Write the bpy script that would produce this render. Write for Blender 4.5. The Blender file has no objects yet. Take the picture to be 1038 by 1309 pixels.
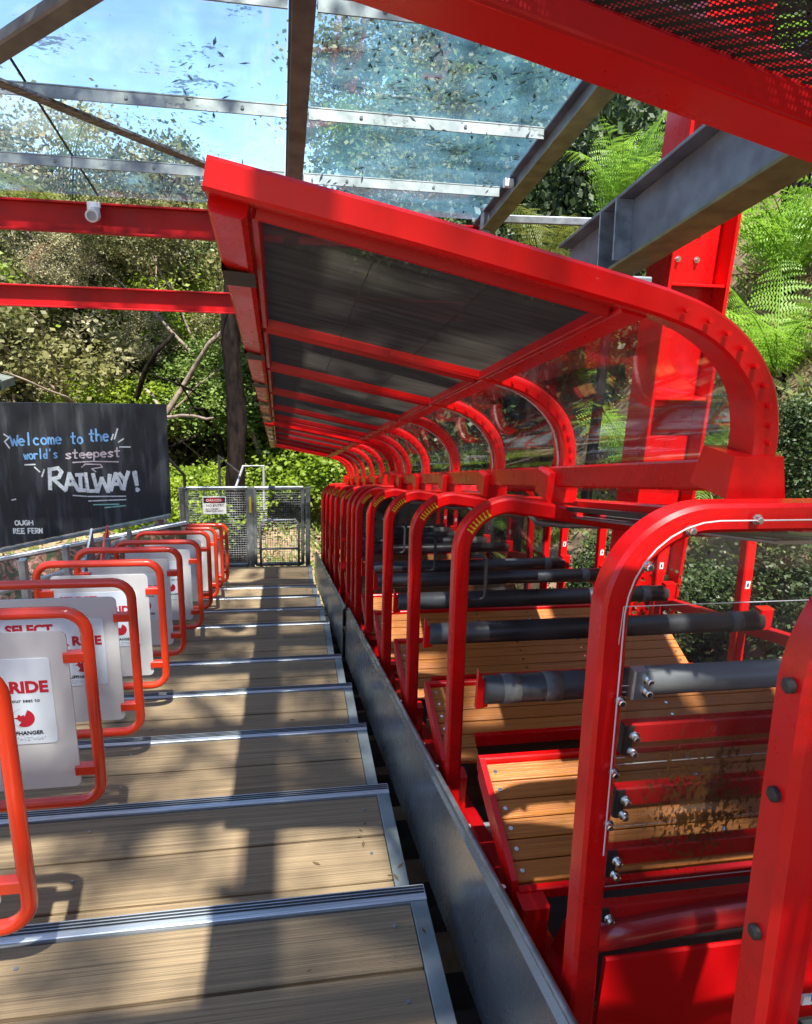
import bpy, math, random
from mathutils import Vector, Matrix, noise
random.seed(7)
# ------------------------------------------------------------------ camera, sky, sun
SC = bpy.context.scene
S = 0.2607                       # fall of the railway and the stepped platform per metre
def cam_basis(p, yaw, roll):
    fw = Vector((math.sin(yaw)*math.cos(p), math.cos(yaw)*math.cos(p), -math.sin(p)))
    r0 = Vector((math.cos(yaw), -math.sin(yaw), 0)); u0 = r0.cross(fw)
    r = math.cos(roll)*r0 + math.sin(roll)*u0; u = -math.sin(roll)*r0 + math.cos(roll)*u0
    return r, u, fw
cd = bpy.data.cameras.new('camera'); cam = bpy.data.objects.new('camera', cd)
SC.collection.objects.link(cam); SC.camera = cam
r, u, fw = cam_basis(0.2957, 0.1834, 0.0429)
cam.matrix_world = Matrix(((r.x, u.x, -fw.x, 0), (r.y, u.y, -fw.y, 0), (r.z, u.z, -fw.z, 0), (0, 0, 0, 1)))
cd.sensor_fit = 'VERTICAL'; cd.sensor_height = 24; cd.lens = 913.0/1309*24
cd.clip_start = 0.02; cd.clip_end = 600

LD = Vector((-0.05, 0.50, -1)).normalized()     # the way sunlight travels
W = bpy.data.worlds.new('World'); SC.world = W; W.use_nodes = True
nt = W.node_tree; nt.nodes.clear()
sky = nt.nodes.new('ShaderNodeTexSky'); sky.sky_type = 'NISHITA'; sky.sun_disc = False
sky.sun_elevation = math.asin(-LD.z); sky.sun_rotation = math.atan2(-LD.x, -LD.y)
sky.air_density = 1.0; sky.dust_density = 0.2; sky.ozone_density = 3.0
bg = nt.nodes.new('ShaderNodeBackground'); bg.inputs[1].default_value = 0.125
out = nt.nodes.new('ShaderNodeOutputWorld')
tc = nt.nodes.new('ShaderNodeTexCoord'); nz = nt.nodes.new('ShaderNodeTexNoise')
nz.inputs['Scale'].default_value = 3.2; nz.inputs['Detail'].default_value = 6
cr = nt.nodes.new('ShaderNodeValToRGB'); cr.color_ramp.elements[0].position = .57; cr.color_ramp.elements[1].position = 1.0
mx = nt.nodes.new('ShaderNodeMix'); mx.data_type = 'RGBA'
nt.links.new(tc.outputs['Generated'], nz.inputs['Vector']); nt.links.new(nz.outputs['Fac'], cr.inputs[0])
nt.links.new(cr.outputs[0], mx.inputs[0]); nt.links.new(sky.outputs[0], mx.inputs[6]); mx.inputs[7].default_value = (5.5, 6.2, 7.2, 1)
nt.links.new(mx.outputs[2], bg.inputs[0]); nt.links.new(bg.outputs[0], out.inputs[0])
sl = bpy.data.lights.new('sun', 'SUN'); sun = bpy.data.objects.new('sun', sl); SC.collection.objects.link(sun)
sl.energy = 5.0; sl.angle = math.radians(0.7); sl.color = (1, .95, .86)
sun.rotation_euler = LD.to_track_quat('-Z', 'Y').to_euler()
SC.view_settings.view_transform = 'Standard'; SC.view_settings.look = 'None'
SC.view_settings.gamma = 1; SC.view_settings.use_curve_mapping = False
SC.view_settings.exposure = 1.5
SC.render.engine = 'CYCLES'
SC.cycles.transparent_max_bounces = 24; SC.cycles.max_bounces = 10

# ------------------------------------------------------------------ materials
def mat(name, col, rough=.5, metal=0, col2=None, scale=8, stretch=(1, 1, 1), bump=0, bscale=60, coat=0, detail=5,
        lo=.35, hi=.65, trans=0, alpha=1, translucent=0, spec=.5, dirt=0):
    m = bpy.data.materials.new(name); m.use_nodes = True; n = m.node_tree; b = n.nodes['Principled BSDF']
    b.inputs['Base Color'].default_value = (*col, 1); b.inputs['Roughness'].default_value = rough
    b.inputs['Metallic'].default_value = metal; b.inputs['Coat Weight'].default_value = coat
    b.inputs['Coat Roughness'].default_value = .12
    b.inputs['Specular IOR Level'].default_value = spec
    t = n.nodes.new('ShaderNodeTexCoord'); mp = n.nodes.new('ShaderNodeMapping'); mp.inputs['Scale'].default_value = stretch
    oi = n.nodes.new('ShaderNodeObjectInfo'); ad = n.nodes.new('ShaderNodeVectorMath'); ad.operation = 'ADD'
    sc = n.nodes.new('ShaderNodeVectorMath'); sc.operation = 'SCALE'; sc.inputs[3].default_value = 37
    cx = n.nodes.new('ShaderNodeCombineXYZ')
    for k in range(3): n.links.new(oi.outputs['Random'], cx.inputs[k])
    n.links.new(cx.outputs[0], sc.inputs[0]); n.links.new(t.outputs['Object'], ad.inputs[0]); n.links.new(sc.outputs[0], ad.inputs[1])
    n.links.new(ad.outputs[0], mp.inputs[0])
    if col2 is not None:
        z = n.nodes.new('ShaderNodeTexNoise'); z.inputs['Scale'].default_value = scale; z.inputs['Detail'].default_value = detail
        n.links.new(mp.outputs[0], z.inputs['Vector'])
        rr = n.nodes.new('ShaderNodeMapRange'); rr.inputs[1].default_value = lo; rr.inputs[2].default_value = hi
        x = n.nodes.new('ShaderNodeMix'); x.data_type = 'RGBA'; x.inputs[6].default_value = (*col, 1); x.inputs[7].default_value = (*col2, 1)
        n.links.new(z.outputs['Fac'], rr.inputs[0]); n.links.new(rr.outputs[0], x.inputs[0]); n.links.new(x.outputs[2], b.inputs['Base Color'])
        m['mixnode'] = x.name
    if dirt:
        z = n.nodes.new('ShaderNodeTexNoise'); z.inputs['Scale'].default_value = 5; z.inputs['Detail'].default_value = 8; z.inputs['Roughness'].default_value = .7
        n.links.new(mp.outputs[0], z.inputs['Vector'])
        rr = n.nodes.new('ShaderNodeMapRange'); rr.inputs[1].default_value = .3; rr.inputs[2].default_value = .75
        rr.inputs[3].default_value = rough - dirt*.3; rr.inputs[4].default_value = rough + dirt*.6
        n.links.new(z.outputs['Fac'], rr.inputs[0]); n.links.new(rr.outputs[0], b.inputs['Roughness'])
    if bump:
        z = n.nodes.new('ShaderNodeTexNoise'); z.inputs['Scale'].default_value = bscale; z.inputs['Detail'].default_value = 6
        n.links.new(mp.outputs[0], z.inputs['Vector']); bp = n.nodes.new('ShaderNodeBump'); bp.inputs['Strength'].default_value = bump
        bp.inputs['Distance'].default_value = .01
        n.links.new(z.outputs['Fac'], bp.inputs['Height']); n.links.new(bp.outputs[0], b.inputs['Normal'])
    o = n.nodes['Material Output']
    if translucent:
        tr = n.nodes.new('ShaderNodeBsdfTranslucent'); ms = n.nodes.new('ShaderNodeMixShader'); ms.inputs[0].default_value = translucent
        tr.inputs[0].default_value = (*col, 1)
        if col2 is not None: n.links.new(x.outputs[2], tr.inputs[0])
        n.links.new(b.outputs[0], ms.inputs[1]); n.links.new(tr.outputs[0], ms.inputs[2]); n.links.new(ms.outputs[0], o.inputs[0])
    if alpha < 1: b.inputs['Alpha'].default_value = alpha
    return m

def glassy(name, tint, refl=.08, rough=.02, spots=0, spotcol=(.05, .06, .03), sscale=30, lo=.52, hi=.6, haze=0, hazecol=(.5, .6, .65), stretch=(1, 1, 1), fres=.55):
    """thin clear sheet: light passes straight through, tinted, with gloss and dirt"""
    m = bpy.data.materials.new(name); m.use_nodes = True; n = m.node_tree; n.nodes.clear()
    o = n.nodes.new('ShaderNodeOutputMaterial'); t = n.nodes.new('ShaderNodeBsdfTransparent'); t.inputs[0].default_value = (*tint, 1)
    g = n.nodes.new('ShaderNodeBsdfGlossy'); g.inputs['Roughness'].default_value = rough
    fr = n.nodes.new('ShaderNodeFresnel'); fr.inputs[0].default_value = 1.45
    ma = n.nodes.new('ShaderNodeMath'); ma.operation = 'MULTIPLY_ADD'; ma.inputs[1].default_value = fres; ma.inputs[2].default_value = refl; ma.use_clamp = True
    n.links.new(fr.outputs[0], ma.inputs[0])
    a = n.nodes.new('ShaderNodeMixShader'); n.links.new(ma.outputs[0], a.inputs[0]); n.links.new(t.outputs[0], a.inputs[1]); n.links.new(g.outputs[0], a.inputs[2])
    last = a
    tcn = n.nodes.new('ShaderNodeTexCoord'); mp = n.nodes.new('ShaderNodeMapping'); mp.inputs['Scale'].default_value = stretch
    n.links.new(tcn.outputs['Object'], mp.inputs[0])
    if haze:
        d = n.nodes.new('ShaderNodeBsdfDiffuse'); d.inputs[0].default_value = (*hazecol, 1)
        tl = n.nodes.new('ShaderNodeBsdfTranslucent'); tl.inputs[0].default_value = (*hazecol, 1)
        dm = n.nodes.new('ShaderNodeMixShader'); dm.inputs[0].default_value = .6
        n.links.new(d.outputs[0], dm.inputs[1]); n.links.new(tl.outputs[0], dm.inputs[2])
        z = n.nodes.new('ShaderNodeTexNoise'); z.inputs['Scale'].default_value = 3.0; z.inputs['Detail'].default_value = 7; n.links.new(mp.outputs[0], z.inputs['Vector'])
        rr = n.nodes.new('ShaderNodeMapRange'); rr.inputs[1].default_value = .3; rr.inputs[2].default_value = .7; rr.inputs[3].default_value = haze*.4; rr.inputs[4].default_value = haze*1.5
        n.links.new(z.outputs['Fac'], rr.inputs[0])
        b2 = n.nodes.new('ShaderNodeMixShader'); n.links.new(rr.outputs[0], b2.inputs[0]); n.links.new(last.outputs[0], b2.inputs[1]); n.links.new(dm.outputs[0], b2.inputs[2]); last = b2
    if spots:
        d = n.nodes.new('ShaderNodeBsdfDiffuse'); d.inputs[0].default_value = (*spotcol, 1)
        z = n.nodes.new('ShaderNodeTexNoise'); z.inputs['Scale'].default_value = sscale; z.inputs['Detail'].default_value = 8; z.inputs['Roughness'].default_value = .65
        z2 = n.nodes.new('ShaderNodeTexNoise'); z2.inputs['Scale'].default_value = sscale*.11; z2.inputs['Detail'].default_value = 3
        n.links.new(mp.outputs[0], z.inputs['Vector']); n.links.new(mp.outputs[0], z2.inputs['Vector'])
        ad = n.nodes.new('ShaderNodeMath'); ad.operation = 'ADD'; n.links.new(z.outputs['Fac'], ad.inputs[0]); n.links.new(z2.outputs['Fac'], ad.inputs[1])
        rr = n.nodes.new('ShaderNodeMapRange'); rr.inputs[1].default_value = lo*2; rr.inputs[2].default_value = hi*2; rr.inputs[3].default_value = 0; rr.inputs[4].default_value = spots
        n.links.new(ad.outputs[0], rr.inputs[0])
        b2 = n.nodes.new('ShaderNodeMixShader'); n.links.new(rr.outputs[0], b2.inputs[0]); n.links.new(last.outputs[0], b2.inputs[1]); n.links.new(d.outputs[0], b2.inputs[2]); last = b2
    n.links.new(last.outputs[0], o.inputs[0]); return m

M = {}
M['red'] = mat('red_gloss_paint', (.64, .004, .004), .27, col2=(.52, .003, .004), scale=3, coat=.12, spec=.35, bump=.02, bscale=9, dirt=.25)
def scuff(m, amt=.5, scale=45, col=(.50, .22, .20), lo=.66, hi=.72):
    n = m.node_tree; b = n.nodes['Principled BSDF']; src = b.inputs['Base Color'].links[0].from_socket
    t = n.nodes.new('ShaderNodeTexCoord'); z = n.nodes.new('ShaderNodeTexNoise'); z.inputs['Scale'].default_value = scale; z.inputs['Detail'].default_value = 6; z.inputs['Roughness'].default_value = .75
    n.links.new(t.outputs['Object'], z.inputs['Vector']); rr = n.nodes.new('ShaderNodeMapRange'); rr.inputs[1].default_value = lo; rr.inputs[2].default_value = hi; rr.inputs[4].default_value = amt
    n.links.new(z.outputs['Fac'], rr.inputs[0]); x = n.nodes.new('ShaderNodeMix'); x.data_type = 'RGBA'; x.inputs[7].default_value = (*col, 1)
    n.links.new(rr.outputs[0], x.inputs[0]); n.links.new(src, x.inputs[6]); n.links.new(x.outputs[2], b.inputs['Base Color'])
scuff(M['red']); scuff(M['red'], .5, 4.5, (.20, .004, .006), .52, .72)
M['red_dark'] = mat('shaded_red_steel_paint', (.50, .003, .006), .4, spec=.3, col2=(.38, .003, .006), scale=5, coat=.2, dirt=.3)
M['orange'] = mat('orange_red_gate_paint', (.82, .052, .012), .25, coat=.5, col2=(.70, .035, .01), scale=6)
M['beam_red'] = mat('red_beam_paint', (.46, .003, .006), .45, spec=.3, col2=(.30, .003, .006), scale=4, dirt=.3, bump=.03, bscale=20)
def board_mat(name, a, b_, c, sc=1.0):
    m = mat(name, a, .75, col2=b_, scale=7*sc, stretch=(.22, 22, 8), detail=12, bump=.5, bscale=14, lo=.27, hi=.72)
    n = m.node_tree; x = n.nodes[m['mixnode']]; bs = n.nodes['Principled BSDF']
    # broad wear on top of the grain and a shade of its own for each board
    z = n.nodes.new('ShaderNodeTexNoise'); z.inputs['Scale'].default_value = 3.5; z.inputs['Detail'].default_value = 5
    t = n.nodes.new('ShaderNodeTexCoord'); n.links.new(t.outputs['Object'], z.inputs['Vector'])
    oi = n.nodes.new('ShaderNodeObjectInfo'); ma = n.nodes.new('ShaderNodeMath'); ma.operation = 'MULTIPLY_ADD'; ma.inputs[1].default_value = .45
    n.links.new(oi.outputs['Random'], ma.inputs[0]); n.links.new(z.outputs['Fac'], ma.inputs[2])
    rr = n.nodes.new('ShaderNodeMapRange'); rr.inputs[1].default_value = .35; rr.inputs[2].default_value = 1.1; rr.inputs[4].default_value = .75
    n.links.new(ma.outputs[0], rr.inputs[0])
    y = n.nodes.new('ShaderNodeMix'); y.data_type = 'RGBA'; y.inputs[7].default_value = (*c, 1)
    n.links.new(rr.outputs[0], y.inputs[0]); n.links.new(x.outputs[2], y.inputs[6]); n.links.new(y.outputs[2], bs.inputs['Base Color'])
    return m
M['board'] = board_mat('weathered_decking', (.42, .275, .145), (.11, .068, .036), (.33, .22, .12))
M['slat'] = board_mat('oiled_hardwood', (.54, .19, .03), (.24, .07, .012), (.50, .145, .02), 1.3)
M['slat'].node_tree.nodes['Principled BSDF'].inputs['Roughness'].default_value = .42
M['alu'] = mat('brushed_aluminium', (.74, .75, .76), .38, .55, col2=(.42, .43, .45), scale=12, stretch=(.4, 20, 20), bump=.05)
M['galv'] = mat('galvanised_steel', (.40, .43, .45), .42, .8, col2=(.22, .25, .26), scale=14, bump=.05, dirt=.3)
M['edge'] = mat('dull_edge_plate', (.34, .36, .35), .55, .35, col2=(.2, .22, .21), scale=8, dirt=.4)
M['rail'] = mat('dark_sheet_steel', (.27, .29, .31), .27, .75, col2=(.22, .24, .26), scale=2, stretch=(1, 2, 1), dirt=.05)
M['black'] = mat('black_rubber', (.015, .015, .016), .55, col2=(.03, .03, .03), scale=20)
M['vinyl'] = mat('black_vinyl_padding', (.02, .02, .022), .38, col2=(.04, .04, .042), scale=5, bump=.25, bscale=14, dirt=.5)
M['tape'] = mat('worn_grey_tape', (.12, .12, .12), .6, col2=(.06, .06, .06), scale=30)
M['chrome'] = mat('bolt_steel', (.75, .74, .72), .22, 1)
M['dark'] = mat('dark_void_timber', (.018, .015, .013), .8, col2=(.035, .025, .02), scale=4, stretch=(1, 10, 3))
M['grey_paint'] = mat('grey_structural_paint', (.20, .235, .27), .45, .3, col2=(.12, .14, .17), scale=5, dirt=.4, bump=.03)
M['green_bounce'] = mat('green_bounce_paint', (.23, .24, .10), .7, col2=(.13, .14, .06), scale=9, bump=.1)  # olive colour stands in for greenery light bounced onto steel undersides
M['brown_paint'] = mat('dusty_grey_paint', (.17, .16, .15), .55, col2=(.09, .085, .085), scale=7, dirt=.3)
M['mottled_paint'] = mat('pale_mottled_paint', (.22, .21, .19), .6, col2=(.09, .085, .08), scale=22, stretch=(1, 3, 3), lo=.45, hi=.55)  # pale paint with stretched darker mottling
M['white'] = mat('white_plastic', (.75, .75, .74), .4)
M['frost'] = mat('frosted_plastic_sheet', (.84, .79, .75), .35, col2=(.76, .71, .68), scale=3, translucent=.3, coat=.2)
M['sign'] = mat('printed_sign_face', (.72, .74, .78), .16, coat=.5)
M['ink_red'] = mat('red_print', (.50, .015, .03), .4)
M['ink_black'] = mat('black_print', (.02, .02, .025), .5)
M['ink_grey'] = mat('grey_print', (.5, .5, .53), .5)
M['yellow'] = mat('yellow_warning_print', (.80, .62, .02), .45)
M['chalkboard'] = mat('matt_blackboard', (.018, .020, .023), .6, col2=(.10, .105, .115), scale=3, stretch=(7, 1, .9), lo=.5, hi=.85, bump=.02)
M['chalk'] = mat('white_chalk', (.72, .73, .72), .9, col2=(.35, .36, .36), scale=40, lo=.5, hi=.75)
M['chalk_blue'] = mat('blue_chalk', (.20, .42, .72), .9, col2=(.1, .2, .35), scale=40, lo=.5, hi=.75)
M['chalk_pink'] = mat('pale_pink_chalk', (.62, .50, .52), .9, col2=(.3, .25, .26), scale=40, lo=.5, hi=.75)
M['chalk_green'] = mat('pale_green_chalk', (.30, .60, .50), .9, col2=(.15, .3, .25), scale=40, lo=.5, hi=.75)
M['bark'] = mat('dark_rough_bark', (.022, .016, .013), .9, col2=(.006, .004, .004), scale=14, spec=.1, stretch=(1, 1, .35), bump=1, bscale=18)
M['branch'] = mat('pale_branch_bark', (.30, .235, .18), .85, col2=(.12, .085, .065), scale=8, bump=.6, bscale=18)
M['soil'] = mat('sandy_soil', (.30, .21, .13), .95, col2=(.15, .10, .06), scale=2.5, bump=1, bscale=12)
def leafmat(name, a, b_, tl=.35, rough=.5):
    m = mat(name, a, rough, col2=b_, scale=1.1, detail=3, translucent=tl, lo=.35, hi=.65); return m
M['leaf_olive'] = leafmat('olive_gum_leaves', (.23, .22, .075), (.11, .12, .04))
M['leaf_green'] = leafmat('mid_green_leaves', (.19, .28, .05), (.085, .15, .028))
M['leaf_lime'] = leafmat('bright_lime_leaves', (.30, .40, .035), (.18, .28, .025), .5)
M['leaf_dark'] = leafmat('dark_rainforest_leaves', (.055, .095, .025), (.025, .045, .015), .3)
M['leaf_pale'] = leafmat('pale_dry_leaves', (.42, .39, .22), (.25, .23, .12), .35)
M['fern'] = leafmat('fresh_fern_fronds', (.30, .50, .055), (.18, .34, .035), .5, .45)
M['fern_old'] = leafmat('yellowing_fern_fronds', (.24, .27, .05), (.13, .16, .03), .45)
M['grass'] = leafmat('bank_grass', (.24, .33, .07), (.32, .33, .13), .4)
M['roof_glass'] = glassy('roof_glass', (.80, .89, .94), 0, .03, fres=.12, spots=.65, spotcol=(.07, .13, .12), sscale=24, lo=.575, hi=.61, haze=.16, hazecol=(.26, .62, .86), stretch=(1, 1.7, 1))
M['perspex'] = glassy('curved_clear_perspex', (.93, .93, .92), .015, .04, fres=.3, haze=.02, hazecol=(.5, .5, .5))
M['perspex_flat'] = glassy('scratched_clear_perspex', (.93, .93, .92), .01, .05, fres=.3, haze=.02, hazecol=(.5, .48, .46))
M['smoke'] = glassy('smoky_end_perspex', (.35, .35, .36), .12, .08, haze=.14, hazecol=(.22, .22, .23), stretch=(4, 1, .7))
M['perspex_edge'] = mat('bright_cut_perspex_edge', (.58, .55, .55), .25)
def mudmat():
    """clear perspex carrying a brown splash of dried mud: a stain with its own outline at its own place"""
    m = glassy('mud_splashed_perspex', (.93, .93, .92), .01, .05, fres=.3, haze=.02, hazecol=(.5, .48, .46)); n = m.node_tree
    o = n.nodes['Material Output']; last = o.inputs[0].links[0].from_node
    g = n.nodes.new('ShaderNodeNewGeometry'); sub = n.nodes.new('ShaderNodeVectorMath'); sub.operation = 'SUBTRACT'; sub.inputs[1].default_value = (.69, .9, -.79)
    mul = n.nodes.new('ShaderNodeVectorMath'); mul.operation = 'MULTIPLY'; mul.inputs[1].default_value = (9.5, 0, 8.5)
    ln = n.nodes.new('ShaderNodeVectorMath'); ln.operation = 'LENGTH'
    n.links.new(g.outputs['Position'], sub.inputs[0]); n.links.new(sub.outputs[0], mul.inputs[0]); n.links.new(mul.outputs[0], ln.inputs[0])
    z = n.nodes.new('ShaderNodeTexNoise'); z.inputs['Scale'].default_value = 75; z.inputs['Detail'].default_value = 4; z.inputs['Roughness'].default_value = .7
    mp = n.nodes.new('ShaderNodeMapping'); mp.inputs['Scale'].default_value = (1.5, 1, .8); n.links.new(g.outputs['Position'], mp.inputs[0]); n.links.new(mp.outputs[0], z.inputs['Vector'])
    a = n.nodes.new('ShaderNodeMath'); a.operation = 'MULTIPLY_ADD'; a.inputs[1].default_value = -.20; n.links.new(ln.outputs['Value'], a.inputs[0]); n.links.new(z.outputs['Fac'], a.inputs[2])
    rr = n.nodes.new('ShaderNodeMapRange'); rr.inputs[1].default_value = .36; rr.inputs[2].default_value = .42; rr.inputs[4].default_value = .93
    n.links.new(a.outputs[0], rr.inputs[0])
    d = n.nodes.new('ShaderNodeBsdfDiffuse'); z2 = n.nodes.new('ShaderNodeTexNoise'); z2.inputs['Scale'].default_value = 22
    c = n.nodes.new('ShaderNodeMix'); c.data_type = 'RGBA'; c.inputs[6].default_value = (.015, .009, .006, 1); c.inputs[7].default_value = (.26, .105, .025, 1)
    n.links.new(z2.outputs['Fac'], c.inputs[0]); n.links.new(c.outputs[2], d.inputs[0])
    x = n.nodes.new('ShaderNodeMixShader'); n.links.new(rr.outputs[0], x.inputs[0]); n.links.new(last.outputs[0], x.inputs[1]); n.links.new(d.outputs[0], x.inputs[2])
    n.links.new(x.outputs[0], o.inputs[0]); return m
M['mud'] = mudmat()
def meshmat(name, col, hole, scale, pale=.25):
    m = mat(name, col, .85, col2=tuple(c*1.6 for c in col), scale=6, stretch=(1, 8, 1), translucent=pale, spec=.1); n = m.node_tree; o = n.nodes['Material Output']
    last = o.inputs[0].links[0].from_node
    t = n.nodes.new('ShaderNodeBsdfTransparent'); x = n.nodes.new('ShaderNodeMixShader')
    if scale:
        tc_ = n.nodes.new('ShaderNodeTexCoord'); v = n.nodes.new('ShaderNodeTexVoronoi'); v.inputs['Scale'].default_value = scale; v.inputs['Randomness'].default_value = 0
        n.links.new(tc_.outputs['Object'], v.inputs['Vector'])
        rr = n.nodes.new('ShaderNodeMapRange'); rr.inputs[1].default_value = hole; rr.inputs[2].default_value = hole+.06; rr.inputs[3].default_value = .85; rr.inputs[4].default_value = 0
        n.links.new(v.outputs['Distance'], rr.inputs[0]); n.links.new(rr.outputs[0], x.inputs[0])
    else:
        lw = n.nodes.new('ShaderNodeLayerWeight'); lw.inputs[0].default_value = .5
        rr = n.nodes.new('ShaderNodeMapRange'); rr.inputs[1].default_value = .15; rr.inputs[2].default_value = .75; rr.inputs[3].default_value = .5; rr.inputs[4].default_value = hole
        n.links.new(lw.outputs['Facing'], rr.inputs[0]); n.links.new(rr.outputs[0], x.inputs[0])
    n.links.new(last.outputs[0], x.inputs[1]); n.links.new(t.outputs[0], x.inputs[2]); n.links.new(x.outputs[0], o.inputs[0]); return m
M['shade'] = meshmat('black_shade_mesh', (.050, .042, .034), .0, 0, .38)
M['shade_open'] = meshmat('perforated_shade_mesh', (.03, .03, .03), .34, 300, .1)
M['perf'] = meshmat('perforated_grey_sheet', (.10, .10, .095), .22, 160, .05)
M['gate_mesh'] = meshmat('galvanised_gate_mesh', (.42, .44, .44), .55, 0, .1)
def photomat():
    m = mat('printed_photo_collage', (.2, .1, .07), .35); n = m.node_tree; b = n.nodes['Principled BSDF']
    t = n.nodes.new('ShaderNodeTexCoord'); v = n.nodes.new('ShaderNodeTexNoise'); v.inputs['Scale'].default_value = 9; v.inputs['Detail'].default_value = 7; v.inputs['Distortion'].default_value = 2.2
    c = n.nodes.new('ShaderNodeValToRGB'); e = c.color_ramp.elements; e[0].position = .35; e[0].color = (.02, .025, .015, 1); e[1].position = .7; e[1].color = (.6, .5, .42, 1)
    for p_, col_ in ((.44, (.05, .09, .03, 1)), (.5, (.16, .04, .03, 1)), (.55, (.42, .22, .15, 1)), (.6, (.12, .05, .03, 1))):
        q = e.new(p_); q.color = col_
    n.links.new(t.outputs['Object'], v.inputs['Vector']); n.links.new(v.outputs['Fac'], c.inputs[0]); n.links.new(c.outputs[0], b.inputs['Base Color']); return m
M['photo'] = photomat()

# ------------------------------------------------------------------ mesh helpers
class MB:
    def __init__(s): s.v = []; s.f = []
    def add(s, vs, fs):
        o = len(s.v); s.v += [tuple(p) for p in vs]; s.f += [tuple(i+o for i in f) for f in fs]; return s
    def box(s, x0, x1, y0, y1, z0, z1):
        return s.add([(x, y, z) for z in (z0, z1) for y in (y0, y1) for x in (x0, x1)],
                     [(0, 2, 3, 1), (4, 5, 7, 6), (0, 1, 5, 4), (2, 6, 7, 3), (0, 4, 6, 2), (1, 3, 7, 5)])
    def cbox(s, x0, x1, y0, y1, z0, z1, c=.003):
        """box with chamfered edges along its longest side"""
        d = [x1-x0, y1-y0, z1-z0]; ax = d.index(max(d)); a = (ax+1) % 3; b = (ax+2) % 3
        lo = (x0, y0, z0); hi = (x1, y1, z1)
        pr = [(lo[a]+c, lo[b]), (hi[a]-c, lo[b]), (hi[a], lo[b]+c), (hi[a], hi[b]-c), (hi[a]-c, hi[b]), (lo[a]+c, hi[b]), (lo[a], hi[b]-c), (lo[a], lo[b]+c)]
        vs = []
        for e in (lo[ax], hi[ax]):
            for p, q in pr:
                w = [0, 0, 0]; w[ax] = e; w[a] = p; w[b] = q; vs.append(w)
        fs = [tuple(range(7, -1, -1)), tuple(range(8, 16))] + [(i, (i+1) % 8, (i+1) % 8+8, i+8) for i in range(8)]
        return s.add(vs, fs)
    def beam(s, a, b, w, h, up=(0, 0, 1), c=.15):
        a = Vector(a); b = Vector(b); t = (b-a).normalized(); up = Vector(up); n = up - t*up.dot(t)
        if n.length < 1e-5: n = Vector((1, 0, 0)) - t*t.x
        n.normalize(); bn = t.cross(n)
        return s.sweep([a, b], rrect(w, h, c*min(w, h)), bn)
    def sweep(s, pts, sec, binorm, closed=False, caps=True):
        pts = [Vector(p) for p in pts]; binorm = Vector(binorm).normalized(); n = len(pts); k = len(sec); o = len(s.v)
        for i, p in enumerate(pts):
            if closed: d1 = (pts[i]-pts[i-1]).normalized(); d2 = (pts[(i+1) % n]-pts[i]).normalized()
            else:
                d1 = (pts[i]-pts[max(i-1, 0)]); d2 = (pts[min(i+1, n-1)]-pts[i])
                if d1.length < 1e-9: d1 = d2
                if d2.length < 1e-9: d2 = d1
                d1 = d1.normalized(); d2 = d2.normalized()
            t = (d1+d2).normalized(); nn = t.cross(binorm).normalized(); bb = nn.cross(t).normalized()
            ml = 1/max(.5, math.cos(d1.angle(d2)/2)) if d1.length and d2.length else 1
            for a, b in sec: s.v.append(tuple(p + bb*a + nn*b*ml))
        m = n if closed else n-1
        for i in range(m):
            for j in range(k):
                a = o+i*k+j; b = o+i*k+(j+1) % k; c2 = o+((i+1) % n)*k+(j+1) % k; d = o+((i+1) % n)*k+j
                s.f.append((a, b, c2, d))
        if caps and not closed: s.f.append(tuple(o+j for j in range(k-1, -1, -1))); s.f.append(tuple(o+(n-1)*k+j for j in range(k)))
        return s
    def tube(s, pts, r, n=10, closed=False, r2=None):
        pts = [Vector(p) for p in pts]; o = len(s.v); N = len(pts); ref = None
        for i, p in enumerate(pts):
            a = pts[i-1] if (i > 0 or closed) else p; b = pts[(i+1) % N] if (i < N-1 or closed) else p
            t = (b-a).normalized()
            if ref is None: ref = t.orthogonal().normalized()
            ref = (ref - t*ref.dot(t)).normalized(); q = t.cross(ref)
            rad = r if r2 is None else r+(r2-r)*i/(N-1)
            if isinstance(r, (list, tuple)): rad = r[i]
            for j in range(n):
                an = 2*math.pi*j/n; s.v.append(tuple(p+ref*math.cos(an)*rad+q*math.sin(an)*rad))
        for i in range(N if closed else N-1):
            for j in range(n):
                s.f.append((o+i*n+j, o+i*n+(j+1) % n, o+((i+1) % N)*n+(j+1) % n, o+((i+1) % N)*n+j))
        if not closed: s.f.append(tuple(o+j for j in range(n-1, -1, -1))); s.f.append(tuple(o+(N-1)*n+j for j in range(n)))
        return s
    def mesh(s, name, m, smooth=False):
        me = bpy.data.meshes.new(name); me.from_pydata(s.v, [], s.f); me.update()
        me.materials.append(M[m] if isinstance(m, str) else m)
        if smooth:
            for p in me.polygons: p.use_smooth = True
            if smooth == 2: me.set_sharp_from_angle(angle=math.radians(32))
        return me
    def obj(s, name, m, parent=None, loc=None, smooth=False):
        return link(s.mesh(name, m, smooth), name, parent, loc)
def link(me, name, parent=None, loc=None, rot=None):
    o = bpy.data.objects.new(name, me); SC.collection.objects.link(o)
    if loc is not None: o.location = loc
    if rot is not None: o.rotation_euler = rot
    if parent is not None: o.parent = parent
    return o
def rrect(w, h, c):
    a = w/2; b = h/2
    return [(-a+c, -b), (a-c, -b), (a, -b+c), (a, b-c), (a-c, b), (-a+c, b), (-a, b-c), (-a, -b+c)]
def tag(o, label, cat, group=None):
    o['label'] = label; o['category'] = cat
    if group: o['group'] = group
    return o
def struct(o): o['kind'] = 'structure'; return o
def stuff(o): o['kind'] = 'stuff'; return o
def empty(name, loc=(0, 0, 0)):
    return link(None, name, None, loc)
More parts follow.
